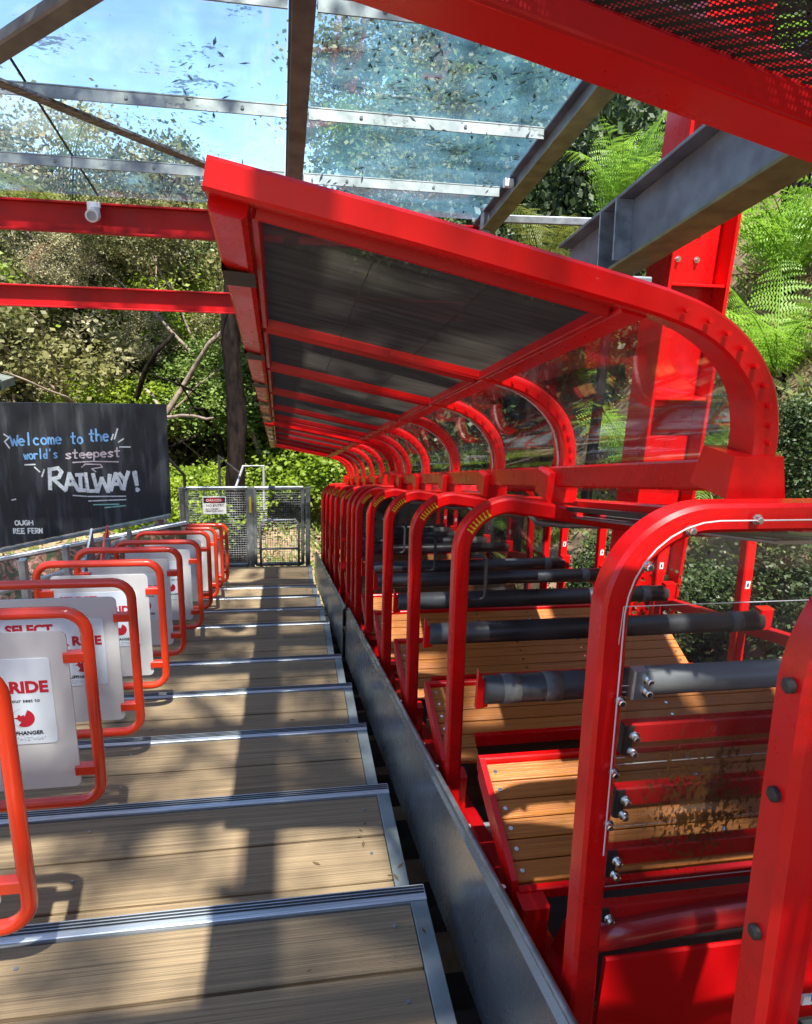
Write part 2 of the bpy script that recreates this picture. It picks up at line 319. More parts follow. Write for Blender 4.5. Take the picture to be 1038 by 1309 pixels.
def arc(cx, cz, rad, a0, a1, n):
    return [(cx+rad*math.cos(math.radians(a0+(a1-a0)*i/n)), cz+rad*math.sin(math.radians(a0+(a1-a0)*i/n))) for i in range(n+1)]
def Z(y, h): return h - S*y
HF = 1.112
def font_mesh(body, size, m, ext=.0008, bold=0):
    cu = bpy.data.curves.new('t', 'FONT'); cu.body = body; cu.size = size; cu.extrude = ext; cu.resolution_u = 3; cu.offset = bold
    ob = bpy.data.objects.new('t', cu); SC.collection.objects.link(ob)
    dg = bpy.context.evaluated_depsgraph_get(); me = bpy.data.meshes.new_from_object(ob.evaluated_get(dg))
    bpy.data.objects.remove(ob); me.materials.clear(); me.materials.append(M[m]); return me

# ------------------------------------------------------------------ terrain
def smooth(a, b, x):
    t = max(0, min(1, (x-a)/(b-a))); return t*t*(3-2*t)
def ground_z(x, y):
    yy = min(y, 9.5)
    trench = -HF-.95 - S*yy
    far = max(0, y-9.5)
    z = trench
    # the bank on the right of the line
    rb = smooth(2.0, 2.7, x)*.75 + max(0, min(x, 3.2)-2.4)*.9 + max(0, x-3.2)*1.8
    z += rb if rb < 6 else 6+(rb-6)*.12
    # the hillside beyond the end of the platform
    z += far*.25 + max(0, min(y, 60)-16)*.0
    z -= max(0, far-5)*.17 + max(0, y-60)*.1
    # left side
    z += smooth(-1.7, -3.2, x)*.35 + max(0, -x-5)*.10
    z = min(z, 9+.05*y) 
    z += .35*noise.noise(Vector((x*.35, y*.35, 3)))*smooth(.5, 5, abs(x-1.1)+max(0, y-8.5)) + .08*noise.noise(Vector((x*1.6, y*1.6, 1)))
    return z
g = MB(); xs = []; 
def axis(lo, hi, fine0, fine1, st):
    out_ = []; x = lo
    while x < hi:
        out_.append(x); d = 0 if fine0 <= x <= fine1 else min(abs(x-fine0), abs(x-fine1)); x += st + d*.12
    return out_+[hi]
xs = axis(-120, 120, -5, 9, .35); ys = axis(-60, 200, -2, 18, .4)
for y in ys:
    for x in xs: g.v.append((x, y, ground_z(x, y)))
nx = len(xs)
for j in range(len(ys)-1):
    for i in range(nx-1): g.f.append((j*nx+i, j*nx+i+1, (j+1)*nx+i+1, (j+1)*nx+i))
struct(g.obj('ground', 'soil', smooth=True))

# ------------------------------------------------------------------ stepped platform
plat = struct(empty('platform'))
nose_y = [1.49+.62*k for k in range(-3, 5)] + [5.01+.62*k for k in range(4)] + [7.93]
XL, XR = -1.62, .3655
EW = .043
zt = lambda i: (-HF - S*nose_y[i]) if i < len(nose_y)-1 else -3.10
nos_b = MB().cbox(XL, XR, -.050, 0, -.020, .004, .002)
nos_me = nos_b.mesh('nosing', 'alu')
gr = MB()
for q in (-.0445, -.0335, -.0225):
    pass
grm = MB()
for q in (-.0305, -.0210, -.0115): grm.box(XL+.002, XR-.002, q, q+.0052, .0040, .0052)
groove_me = grm.mesh('grip_strip', 'black')
for i in range(1, len(nose_y)):
    y0, y1, z = nose_y[i-1], nose_y[i], zt(i)
    last = i == len(nose_y)-1
    ye = y1-.052 if not last else y1
    ys0 = y0 + .004
    L = ye-ys0; nb = max(3, round(L/.19)); w = L/nb
    for k in range(nb):
        a = ys0+k*w; jl = XL; x1 = XR-EW-.003
        cuts = [(XL, x1)]
        if (i, k) in ((2, 1),): cuts = [(XL, -.338), (-.334, x1)]
        if (i*7+k) % 5 == 3: cuts = [(XL, -1.15), (-1.146, x1)]
        for c0, c1 in cuts:
            b = MB().cbox(c0, c1, a+.004, a+w-.006, -.03, 0, .003)
            o = b.obj('board', 'board', plat, (0, 0, z + random.uniform(-.0012, .0012)))
    MB().cbox(XR-EW, XR, y0+.003, ye, -.06, .001, .002).obj('edge_plate', 'edge', plat, (0, 0, z))
    if not last:
        o = link(nos_me, 'nosing', plat, (0, y1, z)); link(groove_me, 'grip_strip', o)
    # the riser down to this tread
    if i > 1: MB().box(XL, XR, y0-.004, y0+.002, z-.05, zt(i-1)-.022).obj('riser', 'edge', plat)
sc_b = MB()
for i in range(2, len(nose_y)):
    for xx in (-1.4, -.6, .27):
        for yy in (nose_y[i-1]+.1, nose_y[i-1]+.3, nose_y[i-1]+.5):
            sc_b.tube([(xx, yy, zt(i)-.001), (xx, yy, zt(i)+.0028)], .0048, 8)
stuff(sc_b.obj('screw', 'galv', plat))
lit = MB(); rl = random.Random(31)
for k in range(150):
    i = rl.randint(2, len(nose_y)-1); y = rl.uniform(nose_y[i-1]+.02, nose_y[i-1]+.5 if rl.random() < .5 else nose_y[i-1]+.12); x = rl.uniform(-1.1, XR) if rl.random() < .6 else rl.uniform(.22, .36)
    a = rl.uniform(0, 6.28); l_ = rl.uniform(.006, .016); c_ = Vector((x, y, zt(i)+.0035)); d = Vector((math.cos(a), math.sin(a), rl.uniform(-.1, .15)))*l_; e_ = Vector((-math.sin(a), math.cos(a), .1))*l_*.3
    lit.add([c_-d, c_+e_, c_+d, c_-e_], [(0, 1, 2, 3)])
stuff(lit.obj('leaf_litter', mat('dry_leaf_litter', (.13, .075, .03), .8), plat))
# side bearer under the treads
b = MB()
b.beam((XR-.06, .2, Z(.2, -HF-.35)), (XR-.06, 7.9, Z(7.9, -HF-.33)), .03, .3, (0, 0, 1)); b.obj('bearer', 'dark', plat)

# track bed with sleepers and rails
tb = struct(empty('track_bed'))
sw = MB().cbox(.30, 2.0, -.1, .1, -.06, .05, .01).mesh('sleeper', 'dark')
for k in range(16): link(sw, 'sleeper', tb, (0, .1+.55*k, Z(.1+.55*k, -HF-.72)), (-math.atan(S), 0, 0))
for x in (.75, 1.6):
    b = MB(); b.beam((x, -1, Z(-1, -HF-.62)), (x, 9, Z(9, -HF-.62)), .06, .12); b.obj('rail', 'galv', tb)

# ------------------------------------------------------------------ steel guard rail between platform and train
bolt0 = MB().tube([(0, 0, 0), (0, 0, .006)], .006, 8).mesh('bolt', 'chrome')
def guard(y0, y1, dx, label):
    e = empty('guard_rail', (.43, y0, Z(y0, -1.1))); loc = e.location
    def P(x, y, h): return Vector((x, y, Z(y, h)))-loc
    b = MB()
    sec = [(.43-dx, -1.245), (.434-dx, -1.245), (.434-dx, -.900), (.445-dx, -.892), (.452-dx, -.895), (.455-dx, -.905), (.455-dx, -.93), (.459-dx, -.93), (.459-dx, -.903), (.455-dx, -.890), (.445-dx, -.886), (.430-dx, -.900)]
    n = 12; k = len(sec)
    vs = [P(x, y0+(y1-y0)*i/n, h + .0015*math.sin(i*2.1)) for i in range(n+1) for x, h in sec]
    fs = [(i*k+j, i*k+(j+1) % k, (i+1)*k+(j+1) % k, (i+1)*k+j) for i in range(n) for j in range(k)] + [tuple(range(k)), tuple(range(n*k+k-1, n*k-1, -1))]
    b.add(vs, fs); b.obj('steel_plate', 'rail', e)
    MB().tube([P(.446-dx, y0+(y1-y0)*i/6, -.883) for i in range(7)], .0075, 10).obj('top_rim', 'galv', e, smooth=True)
    m = MB()
    yy = y0+.3
    while yy < y1:
        a = P(.452-dx, yy, -.884); link(bolt0, 'bolt', e, a); yy += .62
    tag(e, label, 'guard rail', 'steel guard rails beside the train')
guard(-.4, 4.35, 0, 'near grey steel guard rail between the wooden steps and the red carriage')
guard(4.40, 8.1, .018, 'far grey sheet steel guard rail continuing down to the mesh gate')

# ------------------------------------------------------------------ queue gates
gate_ys = [1.34, 1.95, 2.55, 3.17, 3.79, 4.68, 5.35, 5.93, 6.52, 7.13]
def rloop(x0, x1, z0, z1, r_, n=6):
    p = []
    for cx, cz, a in ((x1-r_, z1-r_, 90), (x1-r_, z0+r_, 0), (x0+r_, z0+r_, -90), (x0+r_, z1-r_, -180)):
        p += [(cx+r_*math.cos(math.radians(a-90*i/n)), 0, cz+r_*math.sin(math.radians(a-90*i/n))) for i in range(n+1)]
    return p
GW, GH = .56, .66                 # local: x 0..GW, z 0..GH, origin at the lower left
gm = MB().tube(rloop(.0175, GW-.0175, .0175, GH-.0175, .065), .0172, 12, closed=True).mesh('gate_frame', 'orange', True)
def plate(x0, x1, z0, z1, r_, y0, y1):
    lp = [(p[0], p[2]) for p in rloop(x0, x1, z0, z1, r_, 5)]; n = len(lp)
    return MB().add([(x, y, z) for y in (y0, y1) for x, z in lp], [tuple(range(n)), tuple(range(2*n-1, n-1, -1))] + [(i+n, (i+1) % n+n, (i+1) % n, i) for i in range(n)])
PR = GW-.072
pm = plate(.072, PR, .075, GH-.072, .022, -.006, .0).mesh('gate_panel', 'frost')
tm = MB()
tm.cbox(PR-.012, GW-.022, -.014, .014, -.016, .016, .003); tabme = tm.mesh('panel_clip', 'orange')
SX1 = PR-.05; SX0 = SX1-.39; SZ0 = .232; SZ1 = .507
SX0 = max(SX0, .085)
sm_ = plate(SX0, SX1, SZ0, SZ1, .012, -.0085, -.0062).mesh('sign_face', 'sign')
def flat(me): return me
t_sel = font_mesh('SELECT', .049, 'ink_red', bold=.0022); t_ride = font_mesh('YOUR RIDE', .049, 'ink_red', bold=.0022)
for t_ in (t_sel, t_ride): pass
t_sub = font_mesh('Adjust to your seat to', .0165, 'ink_black'); t_cl = font_mesh('CLIFFHANGER', .0168, 'ink_black', bold=.0004); t_deg = font_mesh('52°+12°=64°', .0185, 'ink_grey')
# round emblem: red leaf-edged half disc
em = MB()
R0 = .029
pts = [(R0*math.cos(math.radians(a)), R0*math.sin(math.radians(a))) for a in range(-125, 70, 8)]
body = [(-.001, -.027), (.006, -.006), (.016, .022)]
poly = pts + [(.006, .012), (-.002, .004), (-.009, -.008)]
em.add([(0, 0, 0)] + [(x, 0, z) for x, z in pts], [(0, i, i+1) for i in range(1, len(pts))])
fox = [(-.029, .002), (-.018, .004), (-.013, .014), (-.007, .008), (.002, .012), (.002, -.004), (-.006, -.012), (-.014, -.008), (-.016, -.003)]
em.add([(x, -.0003, z) for x, z in fox], [tuple(range(len(fox)))])
em_me = em.mesh('emblem', 'ink_red')
rg = MB(); n = 28
rg.add([(rr_*math.cos(2*math.pi*i/n), .0002, rr_*math.sin(2*math.pi*i/n)) for rr_ in (.031, .0325) for i in range(n)], [(i, (i+1) % n, (i+1) % n+n, i+n) for i in range(8, 20)])
rg_me = rg.mesh('emblem_ring', 'ink_grey')
post_b = MB().cbox(-.045, -.015, -.02, .02, -.16, GH+.01, .003)
post_b.tube([(-.03, 0, .55), (.0175, 0, .55)], .011, 8); post_b.tube([(-.03, 0, .1), (.0175, 0, .1)], .011, 8)
post_me = post_b.mesh('gate_post', 'galv')
gl = ['nearest white panelled swing gate, cut off by the left edge of the photo',
      'second gate from the viewer, its RIDE lettering and CLIFFHANGER emblem in full view',
      'third gate from the viewer, SELECT showing above the gate in front',
      'fourth gate from the viewer, its SELECT line half covered by the third gate',
      'fifth gate from the viewer, the top SELECT line just peeking out behind the fourth',
      'sixth gate from the viewer, first after the long gap at the carriage joint',
      'seventh orange gate, in the tight far bunch under the blackboard',
      'eighth orange gate, third from the far end of the row',
      'ninth orange gate, last but one before the mesh gate',
      'farthest orange gate, beside the DANGER sign of the mesh gate']
def txt(me, x, z, par):
    return link(me, 'lettering', par, (x, -.0088, z), (math.pi/2, 0, 0))
for k, gy in enumerate(gate_ys):
    i = next(j for j in range(len(nose_y)) if nose_y[j] > gy); zf = zt(i)
    e = empty('queue_gate', (-1.082, gy, zf+.135)); 
    zfr = Z(gy, -HF) - zf
    link(gm, 'gate_frame', e); p = link(pm, 'gate_panel', e); s_ = link(sm_, 'sign_face', e); link(post_me, 'gate_post', e)
    for zz in (.13, GH-.155): link(tabme, 'panel_clip', e, (0, 0, zz))
    for zz in (.13, GH-.155):
        o = link(tabme, 'panel_clip', e, (GW, 0, zz), (0, math.pi, 0))
    txt(t_sel, SX0+.018, SZ1-.053, s_); txt(t_ride, SX1-.262, SZ1-.105, s_); txt(t_sub, SX1-.185, SZ1-.137, s_)
    txt(t_cl, SX1-.145, SZ0+.032, s_); txt(t_deg, SX1-.130, SZ0+.012, s_)
    link(em_me, 'emblem', s_, (SX1-.085, -.0090, SZ0+.086)); link(rg_me, 'emblem_ring', s_, (SX1-.085, -.0092, SZ0+.086))
    tag(e, gl[k], 'gate', 'orange framed queue gates down the stepped platform')

# ------------------------------------------------------------------ the train
LEAN = .10
def H3(x, h): return (x, LEAN*h, h)            # a point of a hoop, local to (0, y, Z(y,0))
BN = Vector((0, 1, -LEAN)).normalized()
XA, XB = .492, 1.86
def hoop_path(r_=.135, top=-.068):
    p = [(XA, -1.02), (XA, top-r_)]
    p += arc(XA+r_, top-r_, r_, 180, 90, 16)[1:]
    p += [(1.05, top-.07), (1.55, top-.09)]
    p += arc(XB-.1, top-.20, .1, 85, 0, 5) + [(XB, -1.2)]
    return p
hoop_me = MB().sweep([H3(*p) for p in hoop_path()], rrect(.05, .043, .006), BN).mesh('hoop', 'red', 2)
frame_me = MB().sweep([H3(*p) for p in [(XA+.003, -1.12), (XA+.003, -.2)] + arc(XA+.147, -.2, .144, 180, 90, 18)[1:] + [(XB-.12, -.056)] + arc(XB-.12, -.17, .114, 90, 0, 5) + [(XB-.006, -1.2)]], rrect(.050, .044, .006), BN).mesh('end_frame', 'red', 2)
def glabel():
    b = MB()          # black-edged yellow hazard label with diagonal strokes on the hoop's bend
    out_ = []
    C = (XA+.135, -.203)
    for a in range(112, 158, 5):
        r1, r2 = .142, .128
        a1 = math.radians(a); a2 = math.radians(a+3.2)
        q = [(C[0]+math.cos(t)*rr_, C[1]+math.sin(t)*rr_) for t, rr_ in ((a1, r1), (a2, r1), (a2+.02, r2), (a1+.02, r2))]
        b.add([(x, LEAN*h-.0272, h) for x, h in q], [(0, 1, 2, 3)])
    return b
lab_b = MB(); C_ = (XA+.135, -.203)
aa = [math.radians(a) for a in range(112, 160, 4)]
lab_b.add([(C_[0]+math.cos(t)*rr_, LEAN*(C_[1]+math.sin(t)*rr_)-.0262, C_[1]+math.sin(t)*rr_) for t in aa for rr_ in (.123, .147)],
          [(2*i, 2*i+1, 2*i+3, 2*i+2) for i in range(len(aa)-1)])
label_me = lab_b.mesh('warning_label', 'yellow')
lb2 = MB()
for i in range(1, 15):
    t = math.radians(116+i*2.4); dt = .022; rr0, rr1 = .126, .146
    k_ = 1 if i % 2 else -1
    q = [(t, rr0), (t+dt, rr0), (t+dt+.03*k_, rr1), (t+.03*k_, rr1)]
    lb2.add([(C_[0]+math.cos(a)*rr_, LEAN*(C_[1]+math.sin(a)*rr_)-.0268, C_[1]+math.sin(a)*rr_) for a, rr_ in q], [(0, 1, 2, 3)])
label2_me = lb2.mesh('warning_print', 'yellow')
hb = MB(); hp = [H3(XA+.02, -.215)] + [H3(XA+.062+.014*math.cos(a), -.229+.014*math.sin(a)) for a in (1.5, .8, .1)] + [H3(XA+.062+.014*math.cos(a), -.325+.014*math.sin(a)) for a in (-.1, -.8, -1.5)] + [H3(XA+.02, -.339)]
handle_me = hb.tube(hp, .0055, 8).mesh('grab_handle', 'black', True)
bolt_b = MB().tube([(0, 0, 0), (0, -.004, 0), (0, -.0042, 0), (0, -.011, 0), (0, -.012, 0)], [.0085, .0085, .0058, .0058, .004], 10)
bolt_me = bolt_b.mesh('bolt', 'chrome')
bar_me = MB().tube([(.50, 0, 0), (.505, 0, 0), (1.0, 0, 0), (1.4, 0, 0), (1.76, 0, 0), (1.765, 0, 0)], [.03, .037, .038, .037, .037, .03], 14).mesh('lap_bar', 'vinyl', True)
tape_me = MB().tube([(0, 0, 0), (.045, 0, 0)], .0385, 14).mesh('tape_band', 'tape', True)
brk_me = MB().add([(XA-.01, y, z) for y in (-.008, .008) for z in (-.05, .06)] + [(.512, y, z) for y in (-.008, .008) for z in (-.045, .0)],
                  [(0, 1, 5, 4), (2, 6, 7, 3), (0, 4, 6, 2), (1, 3, 7, 5), (4, 5, 7, 6), (0, 2, 3, 1)]).mesh('bar_bracket', 'red')
rb_me = MB().cbox(1.745, 1.80, -.02, .02, -.03, .05, .004).mesh('bar_catch', 'red')
wl_me = MB().box(XB-.012, XB+.008, -.0285, -.0262, -.02, .012).mesh('latch_label', 'white')
wl2_me = MB().box(XB-.006, XB+.002, -.0292, -.0287, -.012, .004).mesh('latch_print', 'ink_black')
# one seat row; local origin at its near lower left corner line (y=0, z=0), rising away from the viewer
SLX0, SLX1 = .493, 1.76
def slat_mesh(x0, x1, w):
    return MB().cbox(x0, x1, .0014, w-.0014, -.016, 0, .0022).mesh('slat', 'slat')
SD, SRZ = .272, .100; SLEN = math.hypot(SD, SRZ); sang = math.atan2(SRZ, SD); sw_ = SLEN/6
slat_full = slat_mesh(SLX0, SLX1, sw_); slat_short = slat_mesh(SLX0, .60, sw_)
side_me = MB().add([(x, y, z) for x in (.478, .492) for y, z in ((-.02, -.05), (.28, .055), (.28, .112), (-.005, .012))],
                   [(0, 1, 2, 3), (7, 6, 5, 4), (0, 4, 5, 1), (1, 5, 6, 2), (2, 6, 7, 3), (3, 7, 4, 0)]).mesh('seat_side', 'red')
top_me = MB().cbox(.478, SLX1+.01, SD+.003, SD+.022, .07, .112, .003).mesh('seat_rim', 'red')
lip_me = MB().cbox(.60, SLX1+.01, -.014, .006, -.028, .014, .003).mesh('seat_lip', 'red')
lipf_me = MB().cbox(.492, SLX1+.01, -.02, -.002, -.03, -.002, .003).mesh('seat_lip', 'red')
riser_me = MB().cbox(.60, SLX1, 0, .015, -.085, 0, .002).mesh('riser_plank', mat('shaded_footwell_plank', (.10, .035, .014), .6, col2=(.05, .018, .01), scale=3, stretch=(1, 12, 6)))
boxb_me = MB().cbox(.485, .545, -.065, -.012, -.17, -.008, .004).mesh('seat_bracket', 'red')
dots = MB()
for i in range(6):
    c = (i+.5)*sw_; yy = math.cos(sang)*c; zz = math.sin(sang)*c
    for x in (SLX0+.018, 1.02, 1.30, SLX1-.03):
        dots.tube([(x, yy, zz-.001), (x, yy-.0008, zz+.0022)], .0052, 8)
dots_me = dots.mesh('slat_screw', 'chrome')
axle = MB().tube([(.44, 0, 0), (.60, 0, 0)], .019, 12).tube([(.47, -.02, -.05), (.60, -.02, -.05)], .024, 12); axle_me = axle.mesh('axle_tube', 'alu', True)
spring = MB().tube([(.54+.022*math.cos(t*.8), .02+.022*math.sin(t*.8), -.13-.0016*t) for t in range(60)], .004, 6); spring_me = spring.mesh('spring', 'black', True)
wheel = MB().tube([(.455, 0, -.0), (.462, 0, 0), (.495, 0, 0), (.502, 0, 0)], [.045, .055, .055, .045], 16); wheel_me = wheel.mesh('guide_wheel', 'black', True)

def seat(car, y, z, full):
    e = link(None, 'seat', car, (0, y, z))
    for i in range(6):
        c = i*sw_
        link(slat_full if (full or i >= 2) else slat_short, 'slat', e, (0, math.cos(sang)*c, math.sin(sang)*c), (sang, 0, 0))
    stuff(link(dots_me, 'slat_screw', e)); link(side_me, 'seat_side', e); link(top_me, 'seat_rim', e)
    if full: link(lipf_me, 'seat_lip', e)
    else:
        c = 2*sw_; yy, zz = math.cos(sang)*c-.012, math.sin(sang)*c-.004
        link(lip_me, 'seat_lip', e, (0, yy, zz))
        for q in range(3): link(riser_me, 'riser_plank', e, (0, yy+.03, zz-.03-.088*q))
    link(boxb_me, 'seat_bracket', e)
    return e

# canopy section (x, h) along the rib centre line
def rib_path(n=10):
    p = [(-.092, .424), (.2, .368), (.52, .300), (.58, .286)]
    ctl = [(.58, .286), (.655, .262), (.72, .222), (.77, .165), (.793, .10), (.796, .045), (.782, .0), (.770, -.03)]
    out_ = []
    for i in range(len(ctl)-1):
        a, b_, c, d = [Vector(ctl[max(0, min(len(ctl)-1, i+q))]) for q in (-1, 0, 1, 2)]
        for t in (.25, .5, .75, 1):
            v = .5*((2*b_)+(c-a)*t+(2*a-5*b_+4*c-d)*t*t+(-a+3*b_-3*c+d)*t*t*t); out_.append((v.x, v.y))
    return p + out_
rib_sec = rrect(.078, .044, .005)
def R3(x, h): return (x, LEAN*h*.3, h)
rib_me = MB().sweep([R3(*p) for p in rib_path()], rib_sec, (0, 1, 0)).mesh('canopy_rib', 'red', 2)
thin_me = MB().sweep([R3(*p) for p in rib_path()], rrect(.085, .036, .005), (0, 1, 0)).mesh('canopy_rib', 'red', 2)
seam_me = MB().sweep([R3(x-.0185*(x > .57), h-.0175) for x, h in rib_path()[4:]], rrect(.010, .004, .001), (0, 1, 0)).mesh('glazing_seam', 'alu')
foot_me = MB().cbox(.735, .825, -.045, .045, -.055, .03, .008).mesh('hinge_block', 'red')
cap_me = MB().add([(x, y, z) for z, s0 in ((-.02, .055), (.05, .045)) for x, y in ((.78-s0, -s0), (.78+s0, -s0), (.78+s0, s0), (.78-s0, s0))],
                  [(3, 2, 1, 0), (4, 5, 6, 7), (0, 1, 5, 4), (1, 2, 6, 5), (2, 3, 7, 6), (3, 0, 4, 7)]).mesh('hinge_block', 'red')
riv = MB()
for x, h in rib_path()[5::2]:
    riv.tube([(x, -.0455, h), (x, -.036, h)], .0045, 8)
riv_me = riv.mesh('rivet', 'red')
def P3(x, y, h, d=0): return Vector((x, y, Z(y, h)))
def canopy(car, ribs, end_near=True, end_far=True, openmesh=False):
    o0 = Vector(car.location); c = link(None, 'canopy', car)
    lc = lambda x, y, h: P3(x, y, h) - o0
    y0, y1 = ribs[0]-.04, ribs[-1]+.04
    for i, y in enumerate(ribs):
        big = i in (0, len(ribs)-1)
        link(rib_me if big else thin_me, 'canopy_rib', c, lc(0, y, 0))
        if not big:
            for dx in (): pass
        if not big: link(seam_me, 'glazing_seam', c, lc(0, y, 0))
        stuff(link(riv_me, 'rivet', c, lc(0, y, 0)))
        link(cap_me if big else foot_me, 'hinge_block', c, lc(0, y, 0))
    def longi(name, x, h, w, t, m='red', tilt=0):
        e0 = .06; b = MB(); b.beam(lc(x, y0+e0, h), lc(x, y1-e0, h), w, t, (tilt, 0, 1)); return b.obj(name, m, c)
    longi('edge_beam', -.064, .402, .055, .046, 'red', .2)
    longi('knee_beam', .560, .287, .05, .036, 'red', .2)
    longi('base_beam', .775, .008, .035, .058)
    for i in range(len(ribs)-1):
        a, b_ = ribs[i]+(.045 if i == 0 else .026), ribs[i+1]-.026
        q = MB(); hx = lambda x: .415-.208*(x+.055)
        x0, x1 = -.028, .525
        q.add([lc(x0, a, hx(x0)), lc(x1, a, hx(x1)), lc(x1, b_, hx(x1)), lc(x0, b_, hx(x0))], [(0, 1, 2, 3)])
        q.obj('shade_panel', 'shade_open' if openmesh else 'shade', c)
        q = MB()      # inner trim round the panel
        for (xa, ya, xb, yb) in ((x0, a, x1, a), (x1, a, x1, b_), (x1, b_, x0, b_), (x0, b_, x0, a)):
            q.beam(lc(xa, ya, hx(xa)-.012), lc(xb, yb, hx(xb)-.012), .012, .022, (.2, 0, 1))
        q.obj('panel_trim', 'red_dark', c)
        q = MB(); pp = rib_path()[3::2]; k = len(pp); off = .012
        q.add([lc(x, yy, h) for yy in (a-.02, (a+b_)/2, b_+.02) for x, h in pp], [(j*k+m_, j*k+m_+1, (j+1)*k+m_+1, (j+1)*k+m_) for j in (0, 1) for m_ in range(k-1)])
        ob = q.obj('curved_window', 'perspex', c, smooth=True)
        q = MB(); yc = (a+b_)/2 if i else ribs[0]+.30
        q.add([lc(*p) for p in ((-.092, yc-.05, .425), (-.092, yc+.04, .425), (-.092, yc+.04, .375), (-.092, yc-.05, .375), (-.036, yc-.05, .371), (-.036, yc+.04, .371))], [(0, 1, 2, 3), (3, 2, 5, 4)])
        for v_i in range(len(q.v)): x_, y_, z_ = q.v[v_i]; q.v[v_i] = (x_-.0015, y_, z_-.0015)
        q.obj('edge_clip', 'black', c)
        # seams in the shade cloth
        q = MB()
        for s_ in (.33, .67):
            xx = x0+(x1-x0)*s_
            q.add([lc(xx, a, hx(xx)-.001), lc(xx+.0018, a, hx(xx)-.0016), lc(xx+.0018, b_, hx(xx)-.0016), lc(xx, b_, hx(xx)-.001)], [(0, 1, 2, 3)])
        q.obj('seam', 'black', c)
    return c

def make_car(near, hoops, far, ribs, label, show_near=True, openmesh=False):
    y_org = near if near is not None else hoops[0]
    car = empty('railway_carriage', (.47, y_org, Z(y_org, -HF))); o0 = Vector(car.location)
    lc = lambda x, y, h: P3(x, y, h) - o0
    for i, y in enumerate(hoops):
        h = link(hoop_me, 'hoop', car, lc(0, y, 0))
        stuff(link(label2_me, 'warning_print', h)); link(handle_me, 'grab_handle', h)
        link(wl_me, 'latch_label', h, (0, LEAN*-.42, -.42)); link(wl2_me, 'latch_print', h, (0, LEAN*-.42, -.42))
        b = link(bar_me, 'lap_bar', car, lc(0, y-.295, -.545)); [link(tape_me, 'tape_band', b, (tx, 0, 0)) for tx in ((.545, .655) if i == 0 else (1.63,))]; link(brk_me, 'bar_bracket', b); link(rb_me, 'bar_catch', b)
    ends = [e_ for e_ in (near, far) if e_ is not None]
    for y in ends: link(frame_me, 'end_frame', car, lc(0, y, 0))
    ys_ = list(hoops)
    if near is not None: ys_ = ys_
    for i, y in enumerate(ys_):
        ys = y-.655; seat(car, ys, Z(ys, -.892)-o0.z, i == 0 and near is not None).location = (-o0.x, ys-o0.y, Z(ys, -.892)-o0.z)
        link(axle_me, 'axle_tube', car, lc(0, y-.16, -1.06)); link(spring_me, 'spring', car, lc(0, y-.25, -.95)); link(wheel_me, 'guide_wheel', car, lc(0, y-.45, -1.08))
    # side sill and floor
    lo, hi = (near if near is not None else hoops[0]-.4), (far if far is not None else hoops[-1]+.4)
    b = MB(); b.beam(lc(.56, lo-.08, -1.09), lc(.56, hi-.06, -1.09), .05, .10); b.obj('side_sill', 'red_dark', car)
    b = MB(); b.add([lc(.58, lo-.08, -1.16), lc(1.84, lo-.08, -1.16), lc(1.84, hi-.1, -1.16), lc(.58, hi-.1, -1.16)], [(0, 1, 2, 3)]); b.obj('underfloor', 'black', car)
    # roof-level strips that carry the canopy hinges, and an added sun-blocking sheet
    for nm, x, h, w, t, m_ in (('roof_rail', .86, -.075, .05, .03, 'red'), ('seal_strip', .80, -.085, .03, .012, 'black'), ('roof_strip', .93, -.085, .05, .012, 'black'), ('sun_block_sheet', 1.10, -.108, .60, .006, 'rail'), ('roof_rail', 1.22, -.125, .06, .03, 'red_dark')):
        b = MB(); b.beam(lc(x, lo+.03, h), lc(x, hi-.03, h), w, t); b.obj(nm, m_, car)
    b = MB(); b.beam(lc(XB, lo, -.62), lc(XB, hi, -.62), .03, .05); b.obj('side_rail', 'red_dark', car)
    # rounded light-pipe bends under the roof strips
    for y in hoops:
        b = MB(); pp = [lc(.70, y+.02, -.10), lc(.72, y+.02, -.125), lc(.80, y+.02, -.135), lc(1.0, y+.02, -.14)]; b.tube(pp, .010, 8); b.obj('conduit', 'galv', car, smooth=True)
    canopy(car, ribs, openmesh=openmesh)
    tag(car, label, 'railway carriage', 'red carriages of the incline train')
    return car, lc

carA, lcA = make_car(.95, [1.82, 2.46, 3.10, 3.74, 4.28], 4.56, [1.08, 1.87, 2.48, 3.12, 3.76, 4.30, 4.62],
                     'middle red carriage with wooden benches, its hoops and raised canopy in full view')
carC, lcC = make_car(4.88, [5.36, 5.95, 6.55, 7.15, 7.62], 7.95, [4.90, 5.40, 6.0, 6.6, 7.2, 7.65, 7.98],
                     'far red carriage, the bunch of narrow hoops ending near the mesh gate')
# the nearest carriage: only its far end frame and canopy corner are in view
carB = empty('railway_carriage', (.47, .65, Z(.65, -HF))); oB = Vector(carB.location)
lcB = lambda x, y, h: P3(x, y, h)-oB
bigframe = MB().sweep([H3(*p) for p in [(XA-.006, -1.25), (XA-.006, -.2)] + arc(XA+.141, -.2, .147, 180, 90, 18)[1:] + [(XB-.12, -.056)] + arc(XB-.12, -.17, .114, 90, 0, 5) + [(XB-.006, -1.2)]], rrect(.046, .050, .007), BN).obj('end_frame', 'red', carB, lcB(-.0, .532, 0), 2)
canopy(carB, [-.5, .1, .60], openmesh=True)
for h in (-.19, -.30, -.45, -.62):
    b = MB(); p = Vector((XA-.031, .532+LEAN*h-.003, Z(.532, h)))-oB; b.tube([p, p+Vector((-.005, 0, 0)), p+Vector((-.007, 0, 0))], [.0075, .0075, .005], 12)
    b.obj('bolt_cap', 'black', carB)
